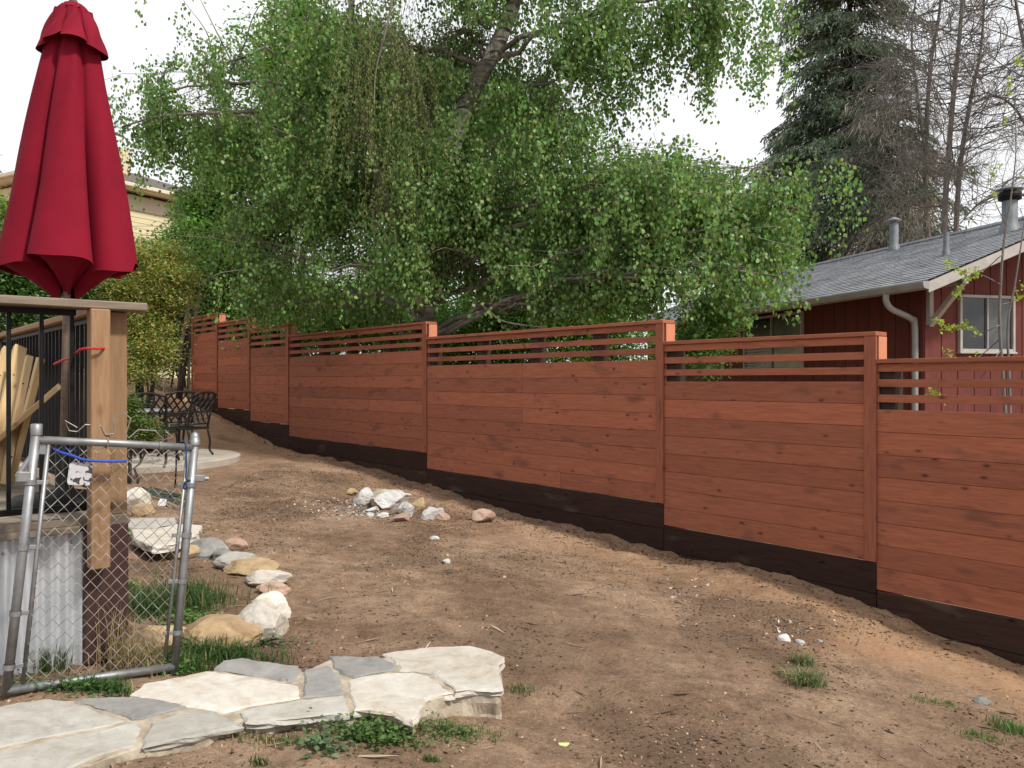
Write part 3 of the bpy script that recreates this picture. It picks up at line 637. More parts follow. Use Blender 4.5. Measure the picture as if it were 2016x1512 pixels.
tuft('grass_tuft', 350, 1312, 260, .14, (.10, .05), 'leafy grass clump at the foot of the gate end post', (.055, .115, .03), .05, up=.7)
tuft('dry_grass_tuft', 275, 1318, 260, .22, (.07, .05), 'dry straw-coloured grass clump leaning on the gate mesh', (.30, .24, .13), .85, up=.7, wid=.004)
tuft('dry_grass_stalks', 236, 1318, 26, .46, (.05, .03), 'tall dry bent grass stalks against the brown corner board', (.38, .30, .19), .9, up=.35, wid=.004)
tuft('grass_tuft', 200, 1362, 260, .09, (.07, .03), 'grass tuft growing in front of the gate bottom rail', (.055, .12, .035), .05, up=.8)
tuft('grass_tuft', 75, 1322, 120, .20, (.07, .03), 'dark grass blades rising before the corrugated skirting', (.045, .085, .03), .05, up=.5)
tuft('grass_strip', 560, 1462, 190, .05, (.14, .03), 'low grass along the lower edge of the flagstone path', (.08, .12, .045), .25)
tuft('grass_strip', 890, 1440, 160, .06, (.10, .04), 'grass patch below the broken corner of the flagstone path', (.08, .13, .045), .2)
tuft('grass_tuft', 850, 1500, 70, .05, (.018, .014), 'tiny grass tuft on bare dirt below the weed patch', (.09, .13, .05), .15)
tuft('grass_tuft', 510, 1508, 60, .05, (.018, .014), 'tiny dark grass tuft below the path edge grass', (.07, .11, .04), .2)
weeds(735, 1452, 520, .10, .05, 'broad-leaved green weed patch against the flagstone path edge', .032)
weeds(635, 1478, 60, .05, .03, 'flat rosette weed on the dirt beside the weed patch', .045, (.09, .15, .07))
weeds(880, 1450, 160, .09, .05, 'low leafy weeds under the broken corner of the path', .024)
weeds(380, 1225, 200, .10, .06, 'bright round-leaved weeds in front of the bed grass', .035, (.09, .19, .04))
weeds(330, 1322, 160, .07, .04, 'round-leaved weeds at the foot of the gate post', .035, (.08, .17, .04))
weeds(110, 1362, 180, .14, .03, 'creeping weeds along the gate bottom rail', .03, (.06, .13, .035))
weeds(525, 1272, 70, .09, .03, 'flat creeping weed beside the largest border stone', .035, (.06, .12, .05))
weeds(260, 1160, 90, .05, .05, 'small leafy weed beside the brown corner board', .03, (.10, .19, .04))
weeds(1385, 1420, 20, .02, .02, 'tiny seedling on the bare dirt mid-yard', .012)
weeds(262, 1055, 50, .04, .05, 'bright green sprig beside the flagstone ledge', .04, (.10, .2, .04))
g = G(1110, 1468); lb = B(); a_ = np.linspace(0, 2 * np.pi, 12, endpoint=False)
lb.add([(.026 * math.cos(t), .021 * math.sin(t), .004 * math.cos(2 * t)) for t in a_] + [(0, 0, .006)], [[i, (i + 1) % 12, 12] for i in range(12)], (.42, .46, .22)); lb.V[0] += np.array([g.x, g.y, g.z + .008])
tag(wobj('fallen_leaf', lb, M['debris']), 'single round pale green leaf lying on the dirt', 'leaf')

# ------------------------------------------------------------------ closed umbrella
UB = P(122, 1000, 4.5); UB.z = DZ; UT = P(145, -2, 4.5); UD = UT - UB
umb = thing('patio_umbrella', 'closed dark red patio umbrella strapped upright on the deck', 'umbrella', UB)
def UP(f): return UB + UD * f
def fz(py): return (P(0, py, 4.5).z - UB.z) / UD.z
b = B(); b.tube([UP(0.02), UP(.5), UP(.985)], .019, 10); wobj('pole', b, M['greywood'], umb, smooth=True)
b = B(); b.lathe([(0.0, 0), (.016, .0), (.024, .012), (.014, .03), (.02, .045), (.008, .065), (0, .07)], UP(.99), 10); wobj('finial', b, M['greywood'], umb, smooth=True)
b = B(); b.lathe([(.24, 0), (.25, .02), (.24, .06), (.10, .085), (.034, .10), (.034, .34), (.028, .345)], (UB.x, UB.y, DZ + .001), 24); wobj('base', b, M['black'], umb, smooth=True)
def fabric():
    m, t, p = newmat('red_canvas'); v = coords(t, (1, 1, 1), False); f = noise(t, v, 3, 5)
    col = ramp(t, f, [(.3, (.150, .0035, .014)), (.7, (.195, .005, .019))]); w1 = noise(t, coords(t, (220, 220, 220), False), 1, 2)
    t.links.new(col, p.inputs['Base Color']); p.inputs['Roughness'].default_value = .85; p.inputs['Specular IOR Level'].default_value = .15
    bump(t, p, mixc(t, .3, f, w1), .25, .01); return m
M['canvas'] = fabric()
def canopy(f_top, f_bot, R0, R1, lobes, ph, depth, hemdrop, n=168, m=36, flare=1.0, amp_top=.3, tuck=0):
    b = B(); V = []
    for i in range(m + 1):
        t = i / m; f = f_top + (f_bot - f_top) * t; c = UP(f); Rr = R0 + (R1 - R0) * t ** flare
        for j in range(n):
            a = j / n * 2 * math.pi; tw = .06 * math.sin(t * 2.5)
            q = lobes * (a + tw) / 2 + ph; s = abs(math.cos(q)) ** (.75 - .2 * t)
            sk = .35 * math.sin(2 * q) * t                                     # pleats folded over to one side
            amp = depth * (amp_top + (1 - amp_top) * t)
            r = Rr * (1 - amp + amp * s) * (1 + .09 * math.sin(a * 2 + 1.1 + t * 1.5)) + .004 * math.sin(a * 13 + t * 9)
            aa = a + sk * .5
            z = -hemdrop * (t ** 4) * (1 - s) + .028 * math.sin(2.5 * a + 2.2) * t ** 3 + .006 * math.sin(11 * a) * t ** 6
            V.append((c.x + r * math.cos(aa), c.y + r * math.sin(aa), c.z + z))
    if tuck:
        last = V[-n:]; c = UP(f_bot); V2 = []
        for k in range(7):
            q_ = k / 6; sc_ = .965 - .83 * q_ ** 1.1
            for j, (x, y, z) in enumerate(last): V2.append((c.x + (x - c.x) * sc_, c.y + (y - c.y) * sc_, z + .03 * (1 - q_) - tuck * q_ ** 1.5 * (.9 + .5 * math.sin(j * .187 + 1)) + .012 * math.sin(j * .75) * q_))
        fb = B(); fb.add(V2, [[i * n + j, (i + 1) * n + j, (i + 1) * n + (j + 1) % n, i * n + (j + 1) % n] for i in range(6) for j in range(n)]); wobj('tucked_hem', fb, M['canvas'], umb, smooth=True)
    F = [[i * n + j, i * n + (j + 1) % n, (i + 1) * n + (j + 1) % n, (i + 1) * n + j] for i in range(m) for j in range(n)]
    b.add(V, [f[::-1] for f in F]); return b
can = wobj('canopy', canopy(fz(24), fz(527), .090, .362, 5, 2.97, .70, .04, tuck=.12), M['canvas'], umb, smooth=True)
b = canopy(fz(12), fz(100), .055, .185, 8, .9, .42, -.035, n=160, m=16, flare=.8); wobj('vent_cap', b, M['canvas'], umb, smooth=True)
b = B(); b.lathe([(.002, .02), (.05, .0), (.07, -.03)], UP(fz(10)), 20); wobj('top_cover', b, M['canvas'], umb, smooth=True)

# ------------------------------------------------------------------ leaning lumber on the deck
def lumber(p0, p1, w_, th, label, roll=0):
    p0, p1 = Vector(p0), Vector(p1); x = (p1 - p0).normalized(); y = Vector((0, 0, 1)).cross(x).normalized(); z = x.cross(y)
    M_ = Matrix((x, y, z)).transposed().to_4x4(); M_ = M_ @ Matrix.Rotation(roll, 4, 'X')
    me = B().cbox(((p1 - p0).length / 2, 0, 0), ((p1 - p0).length, w_, th), .004).mesh('lumber_plank'); me.materials.append(M['pine'])
    o = link(bpy.data.objects.new('lumber_plank', me), None, Matrix.Translation(p0) @ M_)
    tag(o, label, 'plank', 'lumber leaning on the deck')
    for k in range(3):
        s = B(); s.lathe([(0, .001), (.006, .001), (.006, -.002)], (0, 0, 0), 6)
        ms = s.mesh('screw'); ms.materials.append(M['black'])
        link(bpy.data.objects.new('screw', ms), o, Matrix.Translation(p0) @ M_ @ Matrix.Translation(((p1 - p0).length * (.2 + .28 * k), .01 * (k - 1), th / 2 + .001)))
def DD(px, py): d = (EYE - DZ) * FPX / (py - HOR); return P(px, py, d)
def railpt(px, py):
    k = (px - 1008) / FPX; return P(px, py, (-.13 + K @ Vv) / (k * Vv[0] + Vv[1]))
for a, t, ww, th, lb in ((DD(-75, 985), railpt(18, 690), .10, .038, 'pale new plank leaning behind the front baluster'),
                     (DD(-22, 968), railpt(40, 684), .085, .04, 'pale plank with screw holes leaning next to the front baluster'),
                     (DD(6, 965), railpt(58, 702), .045, .04, 'narrow pale plank squeezed between two wider leaning ones'),
                     (DD(20, 958), railpt(80, 705), .075, .04, 'pale plank leaning at the steepest slant beside the umbrella pole'),
                     (DD(-90, 950), railpt(100, 775), .22, .035, 'wide pale board leaning flat at a low slant under the others')):
    lumber(a + Vector((0, 0, .03)), t, ww, th, lb, R(35))

# ------------------------------------------------------------------ chain-link gate leaning on the deck
LB_, LT_, RB_, RT_ = P(12, 1366, 3.64), P(72, 848, 3.74), P(343, 1318, 4.12), P(384, 866, 4.22)
gate = thing('chain_link_gate', 'old galvanised chain-link gate leaning tilted against the deck', 'gate', LB_)
def gp(u, v): return np.array(LB_.lerp(RB_, u).lerp(LT_.lerp(RT_, u), v))
GN = unit(np.cross(np.array(RB_ - LB_), np.array(LT_ - LB_)))
def tube_part(name, pts, r, mat=M['galv'], n=10, parent=None):
    b = B(); b.tube(pts, r, n); return wobj(name, b, mat, parent or gate, smooth=True)
tube_part('frame_tube', [gp(0, -.005), gp(0, .5), gp(0, 1.0)], .021); tube_part('frame_tube', [gp(1, -.02), gp(1, .5), gp(1, .98)], .021)
tube_part('frame_tube', [gp(.0, .965), gp(.5, .967), gp(1.0, .965)], .019); tube_part('frame_tube', [gp(0, .012), gp(.5, .012), gp(1, .012)], .021)
tube_part('tension_bar', [gp(.085, .02), gp(.075, .95)], .010, n=6); tube_part('tension_bar', [gp(.93, .06), gp(.955, .94)], .009, n=6)
b = B(); b.lathe([(.026, -.01), (.028, .018), (.024, .02), (.024, .034), (.017, .052), (0, .06)], gp(1, .985), 14); wobj('dome_cap', b, M['galv'], gate, smooth=True)
b = B(); b.lathe([(.024, -.02), (.025, .028), (.02, .032), (0, .034)], gp(0, 1.0), 14); wobj('end_cap', b, M['galv'], gate, smooth=True)
gx_ = unit(gp(1, .5) - gp(0, .5)); gz_ = unit(gp(.5, 1) - gp(.5, 0)); GA = [gx_, GN, gz_]
for u, v in ((0, .80), (0, .55), (0, .30), (0, .1), (1, .80), (1, .58), (1, .38), (1, .16)):
    b = B(); b.lathe([(.024, -.012), (.0255, -.012), (.0255, .012), (.024, .012)], gp(u, v), 12, A=GA)
    b.cbox(gp(u, v) + gx_ * (.045 if u == 0 else -.045), (.055, .012, .02), .002, GA); wobj('clamp', b, M['galv'], gate)
b = B(); b.cbox(gp(1, .83) + gx_ * .035, (.06, .03, .035), .004, GA); b.tube([gp(1, .83) + gx_ * .06 + GN * .0, gp(1, .83) + gx_ * .085], .012, 8); wobj('latch', b, M['galv'], gate)
b = B(); b.cbox(gp(0, .82) - gx_ * .03, (.06, .04, .05), .006, GA); b.tube([gp(0, .82) - gx_ * .055, gp(0, .90) - gx_ * .01], .012, 8); wobj('hinge', b, M['galv'], gate)
for u, v in ((.03, .93), (.965, .93)):
    b = B(); b.cbox(gp(u, v), (.05, .006, .05), .002, GA); wobj('corner_bracket', b, M['galv'], gate)
# woven mesh
b = B(); H = np.linalg.norm(gp(0, 1) - gp(0, 0)); NW = 21; NR = 34
for i in range(NW):
    pts = []
    for j in range(NR + 1):
        u = .085 + .855 * (i + (.5 if (j + i) % 2 else -.5) + .5) / NW + (.5 / NW * .0); v = .02 + .93 * j / NR
        q = gp(min(max(u, .06), .95), v) + GN * (.003 if j % 2 else -.003); q += GN * .012 * math.sin(u * 5 + v * 4); pts.append(q)
    b.tube(pts, .0021, 4, cap=False)
wobj('chain_link_mesh', b, M['wire'], gate)
# bent wire ends standing above the top tube
for px0, pts in ((0, [(152, 842), (128, 828), (136, 848), (152, 850), (168, 836), (198, 838), (208, 856), (224, 854)]), (1, [(222, 818), (227, 852)]), (2, [(232, 818), (244, 814), (258, 824), (247, 856), (254, 862), (272, 846), (306, 848), (322, 866), (340, 860), (326, 850)])):
    b = B(); b.tube([P(x, y, 3.86 + x / 1000) for x, y in pts], .0035, 6); wobj('bent_wire', b, M['wire'], gate)
for u in (.42, .76):
    b = B(); b.lathe([(.022, -.004), (.024, 0), (.022, .004)], gp(u, .966), 12, A=[GN, gz_, gx_]); wobj('wire_tie', b, M['wire'], gate)
# white plate wired on the mesh
def plate_mat():
    m, t, p = newmat('gate_plate'); v = coords(t, (1, 1, 1), False); f = noise(t, v, 40, 2, .4, .5)
    t.links.new(ramp(t, f, [(.40, (.03, .03, .035)), (.45, (.40, .40, .42)), (.8, (.50, .50, .52))]), p.inputs['Base Color']); p.inputs['Roughness'].default_value = .5; return m
pcn = np.array(P(156, 932, 3.84)); b = B(); b.cbox(pcn - GN * .016, (.105, .005, .105), .0024, GA)
GNs = GN if GN[1] < 0 else -GN
b = B(); q = []
for cx_, cz_ in ((-.052, -.04), (-.045, -.052), (.04, -.055), (.052, -.045), (.05, .045), (.042, .05), (-.04, .052), (-.05, .044)): q.append(pcn + gx_ * cx_ + gz_ * cz_ + GNs * .02)
b.add(q + [x - GNs * .005 for x in q], [list(range(8)), list(range(15, 7, -1))] + [[i, 8 + i, 8 + (i + 1) % 8, (i + 1) % 8] for i in range(8)])
tag(wobj('metal_plate', b, plate_mat()), 'small white octagonal plate with black scrawls wired to the gate mesh', 'plate')

def cord(name, pts, r, mat, label, cat='cord', n=6):
    b = B(); b.tube(spline(pts, 5), r, n); return tag(wobj(name, b, mat, smooth=True), label, cat)
cord('red_strap', [P(107, 717, 4.50), P(124, 709, 4.38), P(140, 704, 4.22), P(156, 690, 4.02), P(170, 686, 3.985), P(188, 686, 4.01), P(204, 686, 4.06), P(203, 690, 4.2)], .007, M['rope_red'], 'red bungee strap tying the umbrella pole to the deck post', 'strap')
cord('blue_bungee', [P(103, 881, 3.80), P(118, 890, 3.80), P(142, 897, 3.79), P(165, 905, 3.82), P(200, 908, 3.87), P(249, 908, 3.94)], .007, M['rope_blue'], 'bright blue bungee cord stretched across the gate mesh')
cord('blue_bungee', [P(127, 884, 3.86), P(151, 888, 3.87)], .006, M['rope_blue'], 'short blue cord end poking from behind the gate mesh')
cord('bungee_cord', [P(357, 872, 4.13), P(362, 868, 4.11), P(366, 880, 4.10), P(367, 920, 4.10), P(366, 942, 4.09), P(374, 946, 4.10), P(364, 950, 4.10), P(362, 962, 4.10), P(367, 960, 4.10), P(365, 950, 4.09)], .0045, simple('navy_cord', (.03, .05, .14), scale=60), 'dark blue cord looped over the gate top tube with a hook')
cord('black_cord', [P(346, 872, 4.15), P(347, 900, 4.16), P(346, 938, 4.16), P(344, 960, 4.16)], .004, M['black'], 'black cord hanging from the gate top tube')

# ------------------------------------------------------------------ stakes and litter by the ledge
for i, (x0, y0, x1, y1) in enumerate([(280,962,365,1000),(285,968,368,992),(290,975,360,1004),(296,962,372,986),(278,972,350,985),(300,980,362,1008)]):
    p0, p1 = G(x0, y0), G(x1, y1); b = B(); z = .015 + .012 * (i % 3); b.tube([p0 + Vector((0, 0, z)), p1 + Vector((0, 0, z + .02))], .010, 6)
    tag(wobj('garden_stake', b, M['green_stake']), 'green plant stake in the loose bundle on the dirt by the ledge', 'stake', 'bundle of green stakes')
g = G(322, 996); rock('crumpled_wrapper', (g.x, g.y, g.z + .03), (.16, .12, .08), 'white_rag', 77, 0, 14, 'crumpled white wrapper beside the green stakes', 'litter', None, 3, .55)

# ------------------------------------------------------------------ patio chairs and table
def chair(loc, rz, label):
    t = thing('patio_chair', label, 'chair', loc, 'cast metal patio chairs'); T = Matrix.Translation(Vector(loc)) @ Matrix.Rotation(rz, 4, 'Z')
    w_ = lambda p: np.array(T @ Vector(p))
    def tp(name, pts, r, n=6):
        b = B(); b.tube([w_(p) for p in pts], r, n); return wobj(name, b, M['cast'], t, smooth=True)
    sw, sd, sh, bh = .25, .24, .43, .95
    for sx in (-1, 1):
        tp('leg', spline([(sx*.24, .23, sh), (sx*.25, .26, .25), (sx*.25, .25, .1), (sx*.26, .30, .015)], 4), .018)
        tp('leg', spline([(sx*.22, -.22, sh), (sx*.23, -.26, .22), (sx*.23, -.25, .1), (sx*.24, -.31, .015)], 4), .018)
        tp('armrest', spline([(sx*.25, -.27, .68), (sx*.29, -.05, .67), (sx*.30, .16, .665), (sx*.28, .24, .62), (sx*.26, .22, .45)], 4), .017)
        tp('back_post', spline([(sx*.22, -.22, sh), (sx*.235, -.26, .65), (sx*.25, -.33, .90), (sx*.255, -.36, .95)], 4), .019)
    tp('top_rail', spline([(-.255, -.355, .94), (-.13, -.38, .975), (0, -.385, .985), (.13, -.38, .975), (.255, -.355, .94)], 4), .02)
    tp('lower_rail', [(-.23, -.24, .50), (0, -.255, .50), (.23, -.24, .50)], .014)
    b = B(); zz = lambda z: -.235 - .145 * max(0, (z - .5) / .47) ** 1.3
    for k in range(-3, 8):
        for d in (1, -1):
            x0 = -.24 + .12 * k * 1.0; p = []
            for q in np.linspace(0, 1, 9):
                z = .50 + .46 * q; x = (x0 + .34 * q - .02) * d
                if abs(x) <= .245: p.append((x, zz(z), z))
            if len(p) > 1: b.tube([w_(v) for v in p], .0135, 5)
    wobj('back_lattice', b, M['cast'], t)
    b = B(); pts = [(-.25, .25), (.25, .25), (.235, -.23), (-.235, -.23)]
    b.tube([w_((x, y, sh)) for x, y in pts + pts[:1]], .017, 6); wobj('seat_frame', b, M['cast'], t)
    for k in range(8):
        x = -.21 + .06 * k; tp('seat_slat', [(x, .24, sh), (x, 0, sh - .012), (x, -.23, sh)], .012, 5)
    return t
def on_patio(px, d): return ((px - 1008) / FPX * d, d, PZ)
chair(on_patio(303, 11.4), R(8), 'black lattice-back chair with its back turned to the gate')
chair(on_patio(338, 13.1), R(48), 'black lattice-back chair standing side-on beyond the table')
chair(on_patio(366, 12.5), R(72), 'black lattice-back chair turned side-on at the open edge of the patio')
tb = thing('patio_table', 'round dark patio table with a bluish reflective top among the lattice chairs', 'table', on_patio(262, 12.5))
tx, ty, _ = on_patio(262, 12.5)
b = B(); b.lathe([(0, .715), (.54, .715), (.55, .70), (.54, .685), (0, .685)], (tx, ty, PZ), 32); wobj('tabletop', b, M['table'], tb)
for k in range(4):
    a = k * math.pi / 2 + .5; b = B(); b.tube(spline([(tx + math.cos(a) * .38, ty + math.sin(a) * .38, PZ + .685), (tx + math.cos(a) * .2, ty + math.sin(a) * .2, PZ + .35), (tx + math.cos(a) * .42, ty + math.sin(a) * .42, PZ + .02)], 5), .022, 6); wobj('leg', b, M['cast'], tb, smooth=True)

# ------------------------------------------------------------------ red neighbour house
HA, HB = np.array([.9659, .2588]), np.array([-.2588, .9659])        # across the gable, along the ridge (away)
HE = np.array([5.84, 11.4]); S, HLn, EZ, PIT = 3.5, 11.5, EYE + 1.41, .386
def HP(a, b_, z): q = HE + HA * a + HB * b_; return Vector((q[0], q[1], z))
HROT = math.atan2(HA[1], HA[0]); Rh = Matrix.Rotation(HROT, 4, 'Z'); Rhb = Matrix.Rotation(HROT + R(90), 4, 'Z')
house = thing('red_house', 'single-storey red board-sided house with grey shingle roof behind the fence', 'house', HP(3.5, 5.5, -.6))
OV, RK, SP = .60, .75, .30
zroof = lambda a: EZ + PIT * min(a, 2 * S - a)
b = B()
for k in range(8): b.tube
wallb = B(); z0 = -.8
wallb.add([HP(OV + .02, RK + .02, z0), HP(2*S - OV - .02, RK + .02, z0), HP(2*S - OV - .02, HLn - RK, z0), HP(OV + .02, HLn - RK, z0), HP(OV + .02, RK + .02, zroof(OV) - .1), HP(2*S - OV - .02, RK + .02, zroof(OV) - .1), HP(2*S - OV - .02, HLn - RK, zroof(OV) - .1), HP(OV + .02, HLn - RK, zroof(OV) - .1), HP(S, RK + .02, zroof(S) - .1), HP(S, HLn - RK, zroof(S) - .1)],
  [[0, 1, 5, 8, 4], [1, 2, 6, 5], [3, 0, 4, 7], [2, 3, 7, 9, 6]])
wobj('wall', wallb, simple('house_sheathing', (.10, .02, .016), scale=4), house)
nb = int((2 * S - 2 * OV) / SP)
for k in range(nb):
    a = OV + (k + .5) * (2*S - 2*OV) / nb; wd = (2*S - 2*OV) / nb - .016
    b = B(); h0, h1 = zroof(a - wd / 2) - .11, zroof(a + wd / 2) - .11; q = [HP(a - wd/2, RK + .015, z0), HP(a + wd/2, RK + .015, z0), HP(a + wd/2, RK + .015, h1), HP(a - wd/2, RK + .015, h0)]
    q2 = [HP(a - wd/2, RK - .01, z0), HP(a + wd/2, RK - .01, z0), HP(a + wd/2, RK - .01, h1), HP(a - wd/2, RK - .01, h0)]
    b.add(q + q2, [[4, 5, 6, 7], [0, 4, 7, 3], [5, 1, 2, 6], [3, 7, 6, 2]]); wobj('siding_board', b, M['siding'], house)
zw = zroof(OV) - .1
nb = int((HLn - 2 * RK) / SP)
for k in range(nb):
    y = RK + (k + .5) * SP; plank('siding_board', HP(OV + .004, y, (z0 + zw) / 2), (.026, SP - .016, zw - z0), Rh, M['siding'], house)
# roof in shingle courses
def shingle_mat():
    m, t, p = newmat('grey_shingles'); v = coords(t, (1, 1, 1), False)
    br = nod(t, 'ShaderNodeTexBrick', Scale=1.0); br.inputs['Brick Width'].default_value = .30; br.inputs['Row Height'].default_value = .15; br.inputs['Mortar Size'].default_value = .006
    br.inputs['Color1'].default_value = (.23, .24, .265, 1); br.inputs['Color2'].default_value = (.34, .35, .38, 1); br.inputs['Mortar'].default_value = (.11, .11, .125, 1); br.inputs['Bias'].default_value = -.1
    mp = nod(t, 'ShaderNodeMapping'); mp.inputs['Rotation'].default_value = (0, 0, -HROT - R(90)); t.links.new(v, mp.inputs['Vector']); t.links.new(mp.outputs[0], br.inputs['Vector'])
    f = noise(t, v, 30, 5); f2 = noise(t, v, 1.2, 3)
    col = mixc(t, .7, br.outputs['Color'], ramp(t, f, [(.3, (.65,) * 3), (.7, (1.3,) * 3)]), 'MULTIPLY'); col = mixc(t, .5, col, ramp(t, f2, [(.3, (.8,) * 3), (.7, (1.15,) * 3)]), 'MULTIPLY')
    t.links.new(col, p.inputs['Base Color']); p.inputs['Roughness'].default_value = .85; bump(t, p, f, .3, .01); return m
SH = shingle_mat()
for side in (0, 1):
    rb = B(); NCo = 28; da = S / NCo
    fa = (lambda a: a) if side == 0 else (lambda a: 2 * S - a)
    for k in range(NCo):
        a0, a1 = k * da, (k + 1) * da + .02; n = 38; ys = np.linspace(0, HLn, n)
        jit = rng.uniform(-.012, .012, n)
        V = [HP(fa(max(a0 + j, 0)), y, EZ + PIT * a0 + .022) for y, j in zip(ys, jit)] + [HP(fa(min(a1, S)), y, EZ + PIT * min(a1, S) + .004) for y in ys] + [HP(fa(max(a0 + j, 0)), y, EZ + PIT * a0 - .004) for y, j in zip(ys, jit)]
        i = np.arange(n - 1); F = np.concatenate([np.stack([i, i + n, i + n + 1, i + 1], 1), np.stack([i + 2*n, i, i + 1, i + 2*n + 1], 1)]); rb.add(V, F)
    roof = wobj('roof', rb, SH, house)
    if side == 0: roof0 = roof
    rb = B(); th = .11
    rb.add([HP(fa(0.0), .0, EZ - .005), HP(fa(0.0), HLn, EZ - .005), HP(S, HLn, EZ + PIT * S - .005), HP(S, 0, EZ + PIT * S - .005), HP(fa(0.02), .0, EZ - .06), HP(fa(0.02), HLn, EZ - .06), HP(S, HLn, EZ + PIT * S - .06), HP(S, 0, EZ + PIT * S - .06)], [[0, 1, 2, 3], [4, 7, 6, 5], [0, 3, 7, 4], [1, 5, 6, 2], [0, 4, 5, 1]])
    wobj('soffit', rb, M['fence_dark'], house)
    bb = B(); q = [HP(fa(-.01), -.022, EZ - .02), HP(S, -.022, EZ + PIT * S - .012), HP(S, -.022, EZ + PIT * S - .17), HP(fa(-.01), -.022, EZ - .17)]
    q += [p_ + Vector((HB[0], HB[1], 0)) * .022 for p_ in q]; bb.add(q, [[0, 1, 2, 3], [4, 7, 6, 5], [0, 4, 5, 1], [3, 2, 6, 7], [0, 3, 7, 4]]); wobj('barge_board', bb, M['trimw'], house)
b = B(); b.tube([HP(S, -.02, EZ + PIT * S + .02), HP(S, HLn, EZ + PIT * S + .02)], .05, 6); wobj('ridge_cap', b, SH, house)
# gutter, fascia and downspout
gb_ = B(); prof = [(.0, -.02), (-.02, .0), (-.10, .0), (-.105, -.03), (-.085, -.09), (-.02, -.11), (.0, -.11)]
for f in (1,):
    V = [HP(x - .01, y, EZ - .015 + z) for y in (-.03, HLn) for x, z in prof]; n = len(prof)
    gb_.add(V, [[i, i + 1, n + i + 1, n + i] for i in range(n - 1)] + [list(range(n))[::-1], list(range(n, 2 * n))])
wobj('gutter', gb_, M['gutter'], house)
gl = B(); gl.cbox(HP(-.112, HLn / 2, EZ - .018), (.012, HLn, .014), .003, [list(HA) + [0], list(HB) + [0], [0, 0, 1]]); wobj('gutter_lip', gl, M['trimw'], house)
db = B(); db.tube(spline([HP(-.05, .78, EZ - .11), HP(-.05, .78, EZ - .22), HP(.04, .78, EZ - .33), HP(.30, .80, EZ - .42), HP(.46, .84, EZ - .48), HP(.525, .85, EZ - .62), HP(.525, .85, 1.0), HP(.525, .85, -.7)], 5), .048, 8); wobj('downspout', db, M['gutter'], house, smooth=True)
# knee bracket under the rake
AH = [list(HA) + [0], list(HB) + [0], [0, 0, 1]]
bb = B(); bb.cbox(HP(OV + .06, RK / 2 - .01, zroof(OV) - .20), (.075, RK - .03, .11), .005, AH); bb.cbox(HP(OV + .06, RK - .05, zroof(OV) - .50), (.075, .08, .6), .005, AH)
d0, d1 = HP(OV + .06, .08, zroof(OV) - .24), HP(OV + .06, RK - .08, zroof(OV) - .78); dx_ = unit(np.array(d1 - d0)); bb.cbox((d0 + d1) / 2, (.075, .08, (d1 - d0).length + .06), .005, [AH[0], unit(np.cross(dx_, AH[0])), dx_]); wobj('bracket', bb, M['trimw'], house)
# windows
def glass(name, c=(.03, .035, .035)):
    m, t, p = newmat(name); v = coords(t, (1, 1, 1), False); f = noise(t, v, 2.5, 3); t.links.new(ramp(t, f, [(.4, c), (.7, tuple(x * 2.2 for x in c))]), p.inputs['Base Color']); p.inputs['Roughness'].default_value = .08; p.inputs['Specular IOR Level'].default_value = .6; return m
GL = glass('window_glass', (.015, .017, .017)); GL2 = glass('window_glass_curtained', (.045, .05, .048))
def window(c, ax, nrm, wd, hh, mats, blinds=False):
    ax, nrm = np.array(list(ax) + [0]), np.array(list(nrm) + [0]); A = [ax, nrm, np.array([0, 0, 1.])]; c = np.array(c); f = .045
    w_ = B()
    for sx in (-1, 1): w_.cbox(c + ax * sx * (wd / 2), (f, .06, hh + f), .004, A)
    for sz in (-1, 1): w_.cbox(c + np.array([0, 0, sz * hh / 2]), (wd - f, .058, f), .004, A)
    wo = wobj('window', w_, M['trimw'], house)
    b = B(); b.cbox(c + nrm * -.0, (.03, .05, hh - f), .003, A); wobj('mullion', b, M['gutter'], wo)
    for sx, mt in zip((-1, 1), mats):
        b = B(); b.cbox(c + ax * sx * (wd / 4 + .004) - nrm * .012, (wd / 2 - .05, .008, hh - f - .004), .001, A); wobj('pane', b, mt, wo)
    b = B(); b.cbox(c + np.array([0, 0, -hh / 2 - .035]) + nrm * .01, (wd + .08, .08, .03), .004, A); wobj('sill', b, M['trimw'], wo)
    if blinds:
        for k in range(10): b = B(); b.cbox(c + ax * wd / 4 - nrm * .004 + np.array([0, 0, -hh / 2 + .05 + k * .055]), (wd / 2 - .06, .006, .03), .001, A); wobj('blind_slat', b, M['gutter'], wo)
pa = P(1958, 636, 12.4); a_rel = (np.array([pa.x, pa.y]) - HE) @ HA
window(HP(a_rel, RK - .035, pa.z), HA, -HB, 1.0, .83, (GL, GL2))
window(HP(OV - .035, RK + 4.0, 2.36), HB, -HA, 2.0, 1.05, (GL2, GL), True)
window(HP(OV - .035, RK + 6.6, 2.36), HB, -HA, 1.4, 1.05, (GL, GL))
